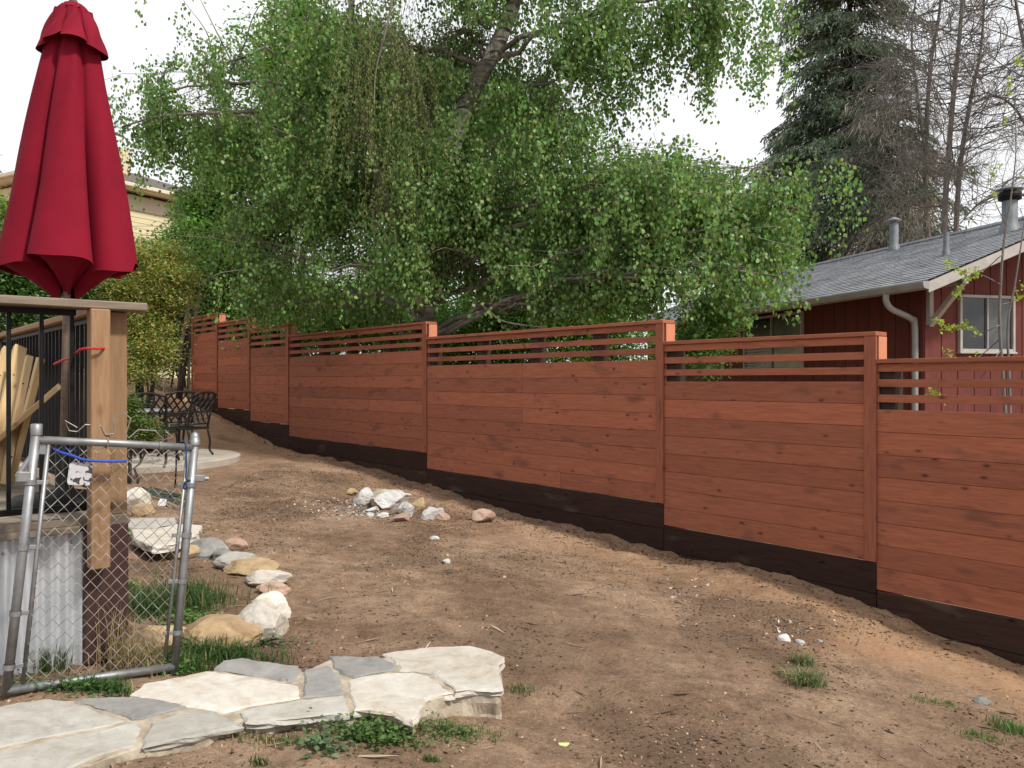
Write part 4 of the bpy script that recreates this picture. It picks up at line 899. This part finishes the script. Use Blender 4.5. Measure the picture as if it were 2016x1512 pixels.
# vents
def vent(a, b_, h, r, name, cap=True):
    z = EZ + PIT * a; b = B(); p = HP(a, b_, z); b.lathe([(r * 1.5, -.05), (r * 1.35, .05), (r, .14), (r, h)], p, 14); o = wobj(name, b, M['vent'], house, smooth=True)
    if cap: b = B(); b.lathe([(r * .75, h), (r * .75, h + .05), (r * 1.75, h + .055), (r * 1.7, h + .07), (.01, h + .14)], p, 14); wobj('vent_cap', b, M['vent'], o, smooth=True)
def roof_at(px, a):
    best = min(np.linspace(0, HLn, 400), key=lambda q: abs(HP(a, q, 0).x / HP(a, q, 0).y * FPX + 1008 - px)); return best
vent(3.25, roof_at(1760, 3.25), .55, .085, 'flue_pipe'); vent(1.6, roof_at(1864, 1.6), .38, .045, 'vent_pipe', False); vent(2.2, roof_at(1524, 2.2), .35, .045, 'vent_pipe', False)
a_c = 2.6; vent(a_c, roof_at(1988, a_c), 0.62, .115, 'chimney_flue'); p = HP(a_c, roof_at(1988, a_c), EZ + PIT * a_c + .50)
b = B(); b.lathe([(.12, 0), (.17, .02), (.17, .13), (.12, .15)], p, 14); wobj('flue_hood', b, M['black'], house, smooth=True)

# ------------------------------------------------------------------ yellow house beyond the trees
YC = P(94, 322, 26.0); YA = np.array([math.sin(R(-60)), math.cos(R(-60))]); YB = np.array([math.sin(R(30)), math.cos(R(30))])
def YP(a, b_, z): q = np.array([YC.x, YC.y]) + YA * a + YB * b_; return Vector((q[0], q[1], z))
yh = thing('yellow_house', 'pale yellow lap-sided house with hip roof beyond the birch', 'house', YP(4, 4, 1.0))
b = B(); O = .6; q = [YP(O, O, .5), YP(10, O, .5), YP(10, 10, .5), YP(O, 10, .5)]; q += [Vector((v.x, v.y, YC.z - .25)) for v in q]
b.add(q, [[0, 1, 5, 4], [1, 2, 6, 5], [2, 3, 7, 6], [3, 0, 4, 7]]); wobj('wall', b, M['yellow'], yh)
for k in range(20):
    z = YC.z - .95 - k * .19
    for ax_ in (0, 1):
        c = YP((10 + O) / 2, O - .012, z) if ax_ == 0 else YP(O - .012, (10 + O) / 2, z); dd = YA if ax_ == 0 else YB
        plank('siding_board', c, (10 - O - .05, .03, .175), math.atan2(dd[1], dd[0]), M['yellow'], yh)
for ax_ in (0, 1):
    dd = YA if ax_ == 0 else YB; c = YP((10 + O) / 2, O - .02, YC.z - .55) if ax_ == 0 else YP(O - .02, (10 + O) / 2, YC.z - .55); plank('frieze_board', c, (10 - O, .05, .5), math.atan2(dd[1], dd[0]), M['cream'], yh)
    c = YP(5, -.0, YC.z - .06) if ax_ == 0 else YP(-.0, 5, YC.z - .06); plank('gutter', c, (10.4, .14, .14), math.atan2(dd[1], dd[0]), M['cream'], yh, .02)
b = B(); b.add([YP(.05, .05, YC.z - .14), YP(10.5, .05, YC.z - .14), YP(10.5, 10.5, YC.z - .14), YP(.05, 10.5, YC.z - .14)], [[0, 1, 2, 3]]); wobj('soffit', b, M['cream'], yh)
b = B(); b.add([YP(-.05, -.05, YC.z), YP(10.5, -.05, YC.z), YP(10.5, 10.5, YC.z), YP(-.05, 10.5, YC.z), YP(5.2, 5.2, YC.z + 1.9)], [[0, 1, 4], [1, 2, 4], [2, 3, 4], [3, 0, 4]]); wobj('roof', b, simple('brown_roof', (.12, .10, .09), scale=20, rough=.9), yh)
cpos = P(236, 335, 27.5); b = B(); b.cbox((cpos.x, cpos.y, YC.z + .45), (.5, .5, .9), .02); wobj('chimney', b, M['yellow'], yh)

# ------------------------------------------------------------------ back chain-link fence in the corner
bf = thing('back_fence', 'dark chain-link fence closing the back corner behind the patio', 'fence', (-9.2, 20.4, 1.2))
b = B(); A0, A1 = np.array([-7.95, 20.25]), np.array([-12.0, 18.6]); nwr = 60
for i in range(nwr):
    for d in (1, -1):
        f0 = i / nwr; f1 = f0 + d * .30
        if 0 <= f1 <= 1: p0, p1 = A0 + (A1 - A0) * f0, A0 + (A1 - A0) * f1; b.tube([(p0[0], p0[1], 1.0), (p1[0], p1[1], 2.35)], .003, 3, False)
wobj('chain_link_mesh', b, M['wire'], bf)
b = B(); b.tube([(A0[0], A0[1], 2.36), (A1[0], A1[1], 2.36)], .02, 6); wobj('top_tube', b, M['wire'], bf)
for f in (.02, .5, .98): q = A0 + (A1 - A0) * f; b = B(); b.tube([(q[0], q[1], .8), (q[0], q[1], 2.4)], .03, 8); wobj('post', b, M['wire'], bf)
g = P(322, 772, 17.5); g.z = gz(g.x, g.y); b = B(); b.tube(spline([(g.x, g.y, g.z - .05), (g.x + .02, g.y, g.z + .2), (g.x + .05, g.y, g.z + .28), (g.x + .12, g.y, g.z + .27)], 4), .018, 6)
tag(wobj('garden_hook', b, M['galv']), 'short grey hooked pipe standing in the mound by the back fence', 'pipe')

# ------------------------------------------------------------------ trees
def limb_tubes(b, p0, p1, r0, r1, arch=.3, n=8, wob=.08, sides=6, seed=0):
    p0, p1 = np.array(p0, float), np.array(p1, float); m = (p0 + p1) / 2 + np.array([0, 0, arch * np.linalg.norm(p1 - p0)]); c = bez(p0, m, p1, n)
    c[1:-1] += np.random.default_rng(seed).normal(0, wob, (n - 2, 3)); b.tube(c, np.linspace(r0, r1, n), sides); return c

def birch():
    r = np.random.default_rng(21); base = P(832, 700, 13.6); base.z = gz(base.x, base.y) - .1
    t = thing('weeping_birch', 'huge weeping birch with hanging green strands and pale trunk behind the fence', 'tree', base)
    trunk = spline([base, P(834, 560, 13.6), P(850, 430, 13.5), P(885, 300, 13.3), P(925, 190, 13.1), P(985, 75, 12.9), P(1030, -60, 12.9), P(1050, -220, 13), P(1040, -380, 13.2)], 6); nT = len(trunk)
    b = B(); b.tube(trunk, np.linspace(.23, .06, nT), 12)
    second = spline([P(828, 610, 13.5), P(800, 520, 13.2), P(770, 420, 12.9), P(735, 300, 12.8), P(700, 150, 12.9), P(690, -20, 13), P(680, -160, 13)], 6); b.tube(second, np.linspace(.13, .03, len(second)), 8)
    wobj('trunk', b, M['birch'], t, smooth=True)
    # px, py, depth, rx, ry, rz, strands, len lo, len hi
    LB = [(320,185,13.6,1.15,.9,.5,140,.5,1.35), (240,250,13.6,.5,.6,.3,30,.3,.8), (520,250,14.3,1.3,1.0,.9,190,.5,1.5), (530,420,14.2,.95,.9,.6,180,.5,1.5), (430,130,14,.7,.6,.4,36,.2,.7),
      (690,90,13.2,1.5,1.1,1.1,250,.7,1.8), (690,340,13,1.6,1.1,.9,280,.6,1.5), (620,520,13.6,1.9,1.0,.45,240,.3,.9), (900,60,13,1.4,1.2,1.1,230,.7,1.8), (930,320,12.7,1.7,1.1,1.0,330,.6,1.4),
      (950,510,12.8,1.9,.9,.45,300,.3,.95), (1130,150,12.6,1.0,.9,1.1,150,.8,1.7), (1250,20,12.2,1.2,.8,.4,120,.6,1.7), (1440,-20,11.8,.75,.6,.35,80,.9,1.9), (1190,400,12.2,1.2,.9,.55,200,.5,1.4),
      (1440,365,11.3,1.2,.7,.45,240,.5,1.5), (1330,330,12,.9,.7,.35,110,.4,1.1), (1540,420,11,.35,.4,.25,50,.4,1.1), (1240,550,12,1.1,.7,.35,150,.3,.8), (1490,500,10.9,.62,.5,.25,110,.4,1.0), (1540,545,10.4,.35,.4,.15,40,.3,.7), (1400,560,10.8,.6,.5,.2,50,.2,.55), (1080,600,12.2,1.6,.5,.15,110,.1,.32), (700,600,13.6,1.6,.5,.15,100,.1,.35), (520,612,14.3,.7,.5,.15,50,.15,.4),
      (1180,430,15.6,1.7,1.2,.8,170,.5,1.4), (1020,250,16,1.8,1.2,1.2,170,.7,1.6), (800,250,15.8,1.8,1.2,1.2,170,.7,1.6), (500,598,15.2,.6,.4,.12,70,.25,.6), (900,-150,13,3.4,2.0,.7,330,.8,1.8), (500,-60,13.8,.8,.8,.3,30,.3,.8), (1250,-220,12.6,2.0,1.5,.6,120,.8,1.6)]
    bb = B(); S0 = []; LN = []; OL = []
    for li, (px, py, d, rx, ry, rz, ns, l0, l1) in enumerate(LB):
        c = np.array(P(px, py, d)); k = int(np.argmin(np.abs(trunk[:, 2] - (c[2] - .5)))); k = min(k, nT - 4); src = trunk[k]
        if c[0] < -3: j = int(np.argmin(np.abs(second[:, 2] - (c[2] - .4)))); src = second[min(j, len(second) - 2)]
        L_ = limb_tubes(bb, src, c, .045, .014, .16, 10, .05, 6, li)
        for q in range(max(3, ns // 9)):
            e = c + r.normal(0, .60, 3) * np.array([rx, ry, rz]) * 1.15; s = L_[r.integers(4, 10)]
            sc = limb_tubes(bb, s, e, .009, .003, .14, 7, .04, 4, li * 100 + q)
            m = 9; f = r.uniform(1.5, 6, m); i0 = f.astype(int); i1 = np.minimum(i0 + 1, 6); pp = sc[i0] + (sc[i1] - sc[i0]) * (f - i0)[:, None] + r.normal(0, .12, (m, 3)) * np.array([1, 1, .6])
            S0.append(pp); LN.append(.85 * r.uniform(l0, l1, m) * r.choice([.6, 1, 1], m)); OL.append(np.zeros(m))
    # long yellowish catkin strands
    for px, py, d, n, l0, l1 in ((735, 30, 11.9, 42, 1.2, 2.9), (790, 60, 11.9, 48, 1.0, 2.9), (700, 120, 12, 20, .8, 1.7), (770, 330, 11.9, 30, .7, 1.3)):
        S0.append(np.array(P(px, py, d)) + r.normal(0, 1, (n, 3)) * np.array([.17, .25, .3])); LN.append(r.uniform(l0, l1, n)); OL.append(np.ones(n))
    S0 = np.concatenate(S0); LN = np.concatenate(LN); OL = np.concatenate(OL)
    for k, (pts, rad) in enumerate(([P(772,0,11.6), P(757,70,11.6), P(742,150,11.6), P(736,230,11.6), P(738,300,11.7)], .017), ) if False else []: pass
    bb.tube(spline([P(775, -40, 11.6), P(770, 10, 11.6), P(756, 75, 11.6), P(740, 140, 11.6), P(736, 220, 11.6)], 5), np.linspace(.022, .006, 21), 6)
    bb.tube(spline([P(560, 604, 13.9), P(610, 598, 13.7), P(680, 600, 13.5), P(740, 578, 13.5), P(800, 555, 13.5)], 5), np.linspace(.010, .04, 21), 6)
    bb.tube(spline([P(950, 602, 12.6), P(985, 630, 12.3), P(1030, 640, 12.1), P(1075, 645, 12.0)], 5), np.linspace(.02, .008, 16), 6)
    bb.tube(spline([P(830, 330, 13.1), P(880, 325, 12.9), P(940, 355, 12.7), P(985, 320, 12.5)], 5), np.linspace(.03, .008, 16), 6)
    bb.tube(spline([P(1300, 530, 11.4), P(1400, 520, 11.1), P(1480, 508, 10.9), P(1525, 530, 10.8)], 5), np.linspace(.016, .004, 16), 5)
    for pts in ([(470, 150), (440, 90), (415, 40), (385, -20)], [(440, 150), (420, 110), (405, 60), (360, 0)], [(450, 145), (480, 90), (500, 30), (540, -30)], [(440, 170), (425, 130), (390, 100), (370, 60)]):
        bb.tube(spline([P(x, y, 13.9) for x, y in pts], 5), np.linspace(.02, .004, 5 * (len(pts) - 1) + 1), 5)
    wobj('branches', bb, M['birch_twig'], t, smooth=True)
    # strands and leaves
    lv = B(); tw = B(); PT = []; OO = []; ww = []
    for p0, ln, ol in zip(S0, LN, OL):
        sw = r.normal(0, .20, 2); n = max(2, int(ln / (.0145 if not ol else .03))); tt = r.uniform(0.02, 1, n)
        off = np.array([sw[0], sw[1], 0])
        pts = p0 + off * np.sqrt(tt)[:, None] * ln - np.array([0, 0, 1.]) * (tt * ln)[:, None] + r.normal(0, .075 if not ol else .014, (n, 3))
        PT.append(pts); OO.append(np.full(n, ol)); ww.append(np.full(n, r.uniform(.75, 1.25)))
        q = np.linspace(0, 1, 4); tw.tube(p0 + off * np.sqrt(q)[:, None] * ln - np.array([0, 0, 1.]) * (q * ln)[:, None], [.003, .0025, .002, .001], 3, False)
    PT = np.concatenate(PT); OO = np.concatenate(OO); ww = np.concatenate(ww)
    qx = PT[:, 0] / PT[:, 1] * FPX + 1008; qy = HOR - (PT[:, 2] - EYE) / PT[:, 1] * FPX; f_ = np.clip((190 - qy) / 115, -.2, 1.2)      # thin growth round the bare upper trunk
    kp = ~((np.abs(qx - (925 + 60 * f_)) < 30) & (qy > 50) & (qy < 215) & (PT[:, 1] < 13.2) & (r.random(len(PT)) < .8)); 
    vd = vnoise(PT[:, 0] * 1.3 + PT[:, 2] * .4, PT[:, 2] * 1.1 - PT[:, 1] * .5) + vnoise(PT[:, 1] * 1.5 + 9, PT[:, 2] * 1.4 + PT[:, 0] * .6) + .5 * vnoise(PT[:, 0] * 3.1, PT[:, 2] * 2.7 + PT[:, 1])
    kp &= (vd > -.30 - .5 * smooth(1120, 1260, qx)) | (OO > .5); PT, OO, ww = PT[kp], OO[kp], ww[kp]; n = len(PT)
    a = unit(np.stack([r.normal(0, .45, n), r.normal(0, .45, n), -np.ones(n) + r.normal(0, .3, n)], 1)); th = r.uniform(0, 6.283, n); sd = unit(np.cross(a, np.stack([np.cos(th), np.sin(th), r.normal(0, .3, n)], 1)))
    Ln = r.uniform(.050, .080, n); Wd = Ln * r.uniform(.72, .92, n); ol = OO > .5; Ln[ol] = r.uniform(.035, .06, ol.sum()); Wd[ol] = Ln[ol] * .30
    c = np.array((.135, .26, .080)) * (ww * r.uniform(.55, 1.5, n))[:, None]; c[:, 0] *= r.uniform(.8, 1.5, n)
    c[ol] = np.array((.21, .26, .085)) * r.uniform(.7, 1.3, (ol.sum(), 1))
    lv.leaves(PT, a, sd, Ln, Wd, c); wobj('crown', lv, M['leaf'], t, origin=base); wobj('hanging_twigs', tw, M['bark_dark'], t, origin=base)
    print('birch leaves', n)
birch()

def bushy(name, label, cat, base, clumps, nleaf, size, tint, seed, trunk_r=.06, mat='leaf2', bark='bark_dark', group=None, stems=1, droop=0, shell=.2, ratio=.6):
    nleaf = int(nleaf * 2.4)
    """clumps: list of (x,y,z,rx,ry,rz)"""
    r = np.random.default_rng(seed); base = Vector(base); t = thing(name, label, cat, base, group)
    b = B(); vol = np.array([(c[3]*c[4]*c[5]) ** .67 for c in clumps]); lv = B()
    for i, c in enumerate(clumps):
        s = np.array(base) + np.array([r.normal(0, .05) * stems, r.normal(0, .05) * stems, -.05]); limb_tubes(b, s, c[:3], trunk_r, trunk_r * .25, .05, 8, .03, 5, seed + i)
        n = int(nleaf * vol[i] / vol.sum()); ng = max(4, n // 60)
        gd = unit(r.normal(0, 1, (ng, 3))) * (r.uniform(shell, 1.0, (ng, 1))); gc = np.array(c[:3]) + gd * np.array(c[3:6])
        for q in gc[: max(3, ng // 5)]: b.tube([c[:3], (np.array(c[:3]) + q) / 2 + r.normal(0, .04, 3), q], [trunk_r * .25, trunk_r * .16, trunk_r * .06], 4, False)
        id_ = r.integers(0, ng, n); rc = .27 * np.array(c[3:6]).mean() ** .7
        pt = gc[id_] + r.normal(0, 1, (n, 3)) * np.array([rc, rc, rc * .6]); tone = r.uniform(.7, 1.3, ng)[id_]
        th = r.uniform(0, 6.283, n); a = unit(np.stack([np.cos(th), np.sin(th), r.normal(-droop, .55, n)], 1)); sd = unit(np.cross(a, unit(np.stack([r.normal(0, .6, n), r.normal(0, .6, n), np.ones(n)], 1))))
        Ln = size * r.uniform(.6, 1.3, n); tn = np.array(tint); tn = tn[r.integers(0, len(tn), n)] if tn.ndim == 2 else tn
        lv.leaves(pt, a, sd, Ln, Ln * ratio, tn * (tone * r.uniform(.75, 1.3, n))[:, None])
    wobj('trunk', b, M[bark], t, smooth=True); wobj('crown', lv, M[mat], t, origin=base); return t
def cl(px, py, d, wpx, hpx, dep=None): p = P(px, py, d); k = d / FPX; return (p.x, p.y, p.z, wpx * k / 2, (dep or wpx * k / 2), hpx * k / 2)
def gb3(px, d): x = (px - 1008) / FPX * d; return (x, d, gz(x, d))
GR = [(.12, .24, .06), (.10, .20, .05), (.15, .28, .065)]; DK = [(.05, .10, .04), (.065, .125, .045)]
bushy('maple_tree', 'bright green broadleaf tree standing behind the birch on the patio side', 'tree', gb3(560, 22), [cl(560,130,22,230,200), cl(500,300,22,260,240), cl(620,380,22,260,240), cl(480,470,22,220,200), cl(640,200,22.5,240,260), cl(590,30,22,120,120)], 26000, .11, GR, 31, .12, stems=2)
bushy('green_shrub', 'bright green leafy shrub behind the shortest fence panels', 'shrub', gb3(430, 23), [cl(420,570,23,190,170), cl(540,560,23,180,160), cl(480,520,23.5,200,140), cl(470,650,23,300,140), cl(400,640,23.5,200,180)], 16000, .09, [(.15, .28, .06), (.19, .32, .065)], 32, .05, stems=4)
bushy('green_shrub', 'sunlit shrub behind the longest fence panels beside the birch trunk', 'shrub', gb3(700, 17.5), [cl(640,600,18,220,140), cl(740,590,17.5,200,150), cl(700,660,17.5,240,120), cl(590,670,18,200,110), cl(790,680,17.5,200,120)], 15000, .075, [(.15, .28, .06), (.11, .22, .05)], 33, .05, stems=4)
bushy('green_shrub', 'bright shrub showing through the slat gaps right of the birch trunk', 'shrub', gb3(1000, 16), [cl(930,640,16,200,140), cl(1080,640,15.5,220,130), cl(1200,640,15,200,130), cl(1000,720,16,200,120), cl(1180,720,15,220,100), cl(1000,600,16.5,260,120), cl(1150,590,16,240,120), cl(880,690,16.3,200,120)], 32000, .07, [(.13, .27, .06), (.10, .21, .05)], 34, .05, stems=5)
bushy('green_shrub', 'leafy shrub between the fence and the red house eaves', 'shrub', gb3(1370, 11.5), [cl(1370,690,11.5,110,130), cl(1400,620,11.8,120,90)], 3500, .06, GR, 35, .03, stems=3)
bushy('broadleaf_tree', 'mid-green tree behind the far end of the red house roof', 'tree', gb3(1450, 27), [cl(1440,470,27,200,180), cl(1360,420,27,220,200), cl(1500,520,27,140,120), cl(1280,450,27,220,240)], 12000, .13, [(.11, .21, .06), (.08, .17, .05)], 36, .12)
bushy('broadleaf_tree', 'dark tree filling the gap behind the birch trunk', 'tree', gb3(900, 24), [cl(850,450,24,330,300), cl(1050,450,24,330,300), cl(950,250,24,360,300), cl(1120,600,24,260,200), cl(780,600,24,260,200), cl(760,200,24,280,300)], 30000, .12, [(.075, .16, .05), (.09, .19, .055)], 37, .16)
bushy('dark_shrub', 'dark evergreen shrub behind the back chain-link fence', 'shrub', gb3(345, 24), [cl(330,640,23,150,220), cl(370,560,23,130,160), cl(300,560,23,160,180), cl(390,480,24,120,160)], 14000, .10, DK, 38, .03, stems=4)
bushy('hedge_shrub', 'dense dark hedge shrub beyond the deck below the umbrella', 'shrub', gb3(20, 12.5), [cl(20,540,12.5,200,150), cl(140,560,13,180,120), cl(60,620,12.5,260,140), cl(-80,520,12,200,220)], 12000, .07, [(.08, .16, .045), (.06, .12, .04)], 39, .05, stems=4)
bushy('yellow_green_shrub', 'tall yellow-green shrub in front of the yellow house by the umbrella', 'shrub', gb3(5, 17), [cl(5,430,17,90,130), cl(20,500,17,130,120), cl(-40,460,17,120,160)], 5000, .08, [(.24, .33, .07), (.17, .26, .06)], 40, .05, stems=3)
bushy('dark_shrub', 'tall dark evergreen mass below the yellow house beyond the deck', 'shrub', gb3(200, 21), [cl(60,560,21,260,180), cl(190,600,21,240,200), cl(280,640,21,200,260), cl(150,700,21,300,160), cl(220,520,21,160,70)], 9000, .12, DK, 44, .06, stems=4)
MP = [(.34, .34, .10), (.26, .34, .09), (.38, .27, .10), (.20, .28, .08)]
bushy('japanese_maple', 'layered olive and rust coloured maple between the deck post and fence corner', 'tree', gb3(285, 13.2), [cl(265,505,13.2,150,60,.5), cl(325,540,13.2,130,50,.5), cl(255,570,13,170,60,.5), cl(320,590,13.2,130,44,.4), cl(275,640,13,130,70,.45), cl(300,690,12.9,100,70,.4), cl(262,725,12.8,110,60,.4), cl(330,500,13.4,90,50,.4)], 15000, .062, MP, 41, .035, ratio=.34, droop=.3)
bushy('small_maple', 'low green lace-leaf shrub in front of the patio chairs', 'shrub', gb3(258, 10.2), [cl(258,835,10.2,70,50,.25), cl(285,848,10.2,50,36,.2), cl(248,800,10.2,40,40,.2)], 2600, .055, [(.07, .12, .03), (.12, .15, .035)], 42, .02, ratio=.3, droop=.3)
bushy('broadleaf_tree', 'green tree between the yellow house and the birch', 'tree', gb3(350, 20), [cl(375,480,20,110,130), cl(400,410,20.5,110,130), cl(440,340,20.5,130,140)], 8000, .09, GR, 43, .08)

# conifers
def conifer(name, label, base, top_z, prof, seed, tint, n_br, sprays, spr=(.22, .06), dead=False, trunk_r=.22):
    r = np.random.default_rng(seed); base = Vector(base); t = thing(name, label, 'tree', base); b = B(); lv = B(); H_ = top_z - base.z
    b.tube(spline([base, base + Vector((.1, 0, H_ * .5)), base + Vector((0, 0, H_))], 6), np.linspace(trunk_r, .02, 13), 8)
    for i in range(n_br):
        f = (i + r.random()) / n_br; z = base.z + H_ * (.02 + .97 * f); rad = prof(f) * r.uniform(.55, 1.1); a = r.uniform(0, 6.283); dr = np.array([math.cos(a), math.sin(a), 0])
        p0 = np.array([base.x, base.y, z]); p2 = p0 + dr * rad + np.array([0, 0, -rad * r.uniform(.12, .42)]); p1 = p0 + dr * rad * .55 + np.array([0, 0, rad * .12]); c = bez(p0, p1, p2, 7)
        b.tube(c, np.linspace(.03, .006, 7), 4, False)
        n = int(sprays * max(rad, .4)); f2 = r.uniform(.12, 1, n) ** .8 * 5.99; k = f2.astype(int); pt = c[k] + (c[k + 1] - c[k]) * (f2 - k)[:, None]
        side = np.array([-dr[1], dr[0], 0]); wsp = (.26 * rad * (1 - (f2 / 6) * .6) + .1); pt = pt + side * (r.normal(0, .55, n) * wsp)[:, None] + np.array([0, 0, 1.]) * (-np.abs(r.normal(0, .18 if not dead else .32, n)))[:, None]
        ax = unit(dr * r.uniform(.0, .9, (n, 1)) + side * r.normal(0, .5, (n, 1)) + np.array([0, 0, -1.]) * r.uniform(.3, 1.2, (n, 1))); sd = unit(np.cross(ax, r.normal(0, 1, (n, 3)))); L_ = spr[0] * r.uniform(.5, 1.4, n)
        tn = np.array(tint)[r.integers(0, len(tint), n)] * (r.uniform(.6, 1.35, (n, 1)) * r.uniform(.75, 1.25)); lv.leaves(pt, ax, sd, L_, spr[1] * r.uniform(.6, 1.3, n), tn)
    wobj('trunk', b, M['bark_dark'] if not dead else M['bark_grey'], t, smooth=True); wobj('crown', lv, M['needle'] if not dead else M['twig_dead'], t, origin=base); return t
def cbase(px, d): x = (px - 1008) / FPX * d; return (x, d, -.3)
conifer('cedar_tree', 'tall dense dark green cedar behind the shingle roof', cbase(1668, 31), 27, lambda f: 6.2 * (1 - f) ** 1.1 * (.86 + .2 * math.sin(f * 23)) + .4, 51, [(.125, .175, .125), (.15, .20, .14), (.175, .215, .125), (.095, .14, .10)], 620, 105, (.24, .06))
conifer('dead_conifer', 'dead brown conifer with hanging withered twigs beside the green cedar', cbase(1765, 28.0), 13.0, lambda f: 3.6 * (1 - f) ** .42 * (.85 + .2 * math.sin(f * 17)) + .3, 52, [(.36, .325, .29), (.28, .255, .23), (.44, .40, .35), (.2, .185, .17), (.2, .21, .14)], 240, 64, (.34, .02), True, .16)
conifer('far_conifer', 'bluish far conifer past the roof of the yellow house', cbase(-20, 48), 15.5, lambda f: 3.2 * (1 - f) + .2, 53, [(.06, .09, .08), (.05, .075, .07)], 120, 30, (.5, .14))
conifer('cedar_tree', 'lower dark conifer between the birch and the tall cedar', cbase(1545, 34), 12.2, lambda f: 3.0 * (1 - f) ** .8 + .3, 54, [(.035, .075, .035), (.05, .09, .04)], 150, 60, (.28, .08))

def bare_tree(name, label, px, d, segs, seed, r0, spread=.5, levels=4, tint=None):
    r = np.random.default_rng(seed); base = Vector(cbase(px, d)); t = thing(name, label, 'tree', base, 'bare trees behind the red house'); b = B(); tw = B()
    def grow(p, dr, ln, rad, lv):
        n = 6; pts = [p]; dd = dr.copy()
        for _ in range(n - 1): dd = unit(dd + r.normal(0, .22, 3) + np.array([0, 0, .05])); pts.append(pts[-1] + dd * ln / (n - 1))
        pts = np.array(pts); (b if lv < 2 else tw).tube(pts, np.linspace(rad, rad * .55, n), 6 if lv < 2 else 4, False)
        if lv >= levels: return
        for q in range(3 if lv < 2 else 4):
            k = r.integers(2, n); nd = unit(dd + r.normal(0, spread, 3) + np.array([0, 0, -.05 if lv < 2 else -.25])); grow(pts[k], nd, ln * r.uniform(.45, .75), rad * .5, lv + 1)
    for pts, rr_ in segs:
        c = spline([P(x, y, d) for x, y in pts], 6); b.tube(c, np.linspace(rr_, rr_ * .35, len(c)), 8)
        for k in range(5, len(c) - 1, 1):
            for _q in range(3): a = r.uniform(0, 6.283); grow(c[k], unit(np.array([math.cos(a), math.sin(a), r.uniform(-.2, .6)])), r.uniform(.9, 2.5), rr_ * .22, 2 if levels > 2 else 1)
    wobj('trunk', b, M['bark_grey'], t, smooth=True); wobj('twigs', tw, M['bark_grey'], t); return t
bare_tree('bare_tree', 'leafless tree with two tall parallel stems right of the dead conifer', 1880, 25, [([(1858, 520), (1862, 380), (1876, 200), (1890, 60), (1900, -80), (1905, -200)], .10), ([(1880, 500), (1890, 330), (1912, 190), (1932, 90), (1940, -60)], .085)], 61, .15)
bare_tree('bare_tree', 'leafless grey tree rising out of the dead conifer', 1825, 27, [([(1830, 520), (1822, 350), (1830, 150), (1850, 20), (1860, -120)], .095), ([(1822, 300), (1805, 180), (1795, 60), (1815, -60)], .06)], 62, .15)
bare_tree('bare_tree', 'leafless tree with arching limbs above the chimney flue', 2020, 24, [([(2080, 520), (2060, 340), (2040, 180), (2010, 60), (1990, -60)], .09), ([(2062, 350), (2010, 230), (1960, 190), (1900, 210)], .05), ([(2066, 400), (1990, 380), (1930, 400), (1890, 440)], .05)], 63, .12)

# sapling in front of the gable window
def sapling():
    r = np.random.default_rng(71); base = Vector(((1990 - 1008) / FPX * 8.6, 8.6, 0)); base.z = gz(base.x, base.y) - .05
    t = thing('young_sapling', 'slim sapling with sparse yellow-green spring leaves in front of the gable window', 'tree', base); b = B(); lv = B(); tips = []
    for pts, r0 in (([(1990, 1000), (1978, 800), (1968, 640), (1970, 560), (1976, 480), (1990, 390), (2000, 300), (1998, 200)], .021), ([(1992, 1000), (1988, 780), (1984, 640), (1998, 560), (2020, 420), (2040, 300)], .017)):
        c = spline([P(x, y, 8.6) for x, y in pts], 5); b.tube(c, np.linspace(r0, .004, len(c)), 7)
    for pts in ([(1968, 640), (1930, 655), (1900, 640), (1870, 645), (1845, 630)], [(1970, 560), (1930, 540), (1895, 535), (1865, 515)], [(1974, 500), (1940, 530), (1910, 545), (1880, 580)], [(1970, 600), (2000, 590), (2020, 560)], [(1966, 670), (1930, 700), (1890, 720), (1860, 690)], [(1980, 440), (1960, 400), (1950, 360), (1962, 320)], [(1990, 380), (2010, 370), (2025, 330)], [(1996, 300), (1975, 250), (1985, 180), (2005, 120)], [(1998, 230), (2020, 200), (2030, 150)], [(1970, 690), (1900, 780), (1850, 780), (1830, 770)]):
        c = spline([P(x, y, 8.6 + r.uniform(-.3, .3)) for x, y in pts], 5); c[0] = np.array(P(pts[0][0], pts[0][1], 8.6)); b.tube(c, np.linspace(.006, .0018, len(c)), 5); tips.append(c[6:])
    T_ = np.concatenate(tips); cen = T_[r.integers(0, len(T_), 150)] + r.normal(0, .02, (150, 3)); n = 150 * 6; pt = np.repeat(cen, 6, 0) + r.normal(0, .014, (n, 3))
    a = unit(r.normal(0, 1, (n, 3)) + np.array([0, 0, -.3])); sd = unit(np.cross(a, r.normal(0, 1, (n, 3)))); L_ = r.uniform(.02, .042, n)
    lv.leaves(pt, a, sd, L_, L_ * .75, np.array((.30, .38, .06)) * r.uniform(.7, 1.3, (n, 1)))
    wobj('trunk', b, M['bark_grey'], t, smooth=True); wobj('crown', lv, M['leaf'], t)
sapling()
print('objects', len(bpy.data.objects), 'tris', sum(sum(len(p.vertices) - 2 for p in m.polygons) for m in bpy.data.meshes if len(m.polygons) < 5000))
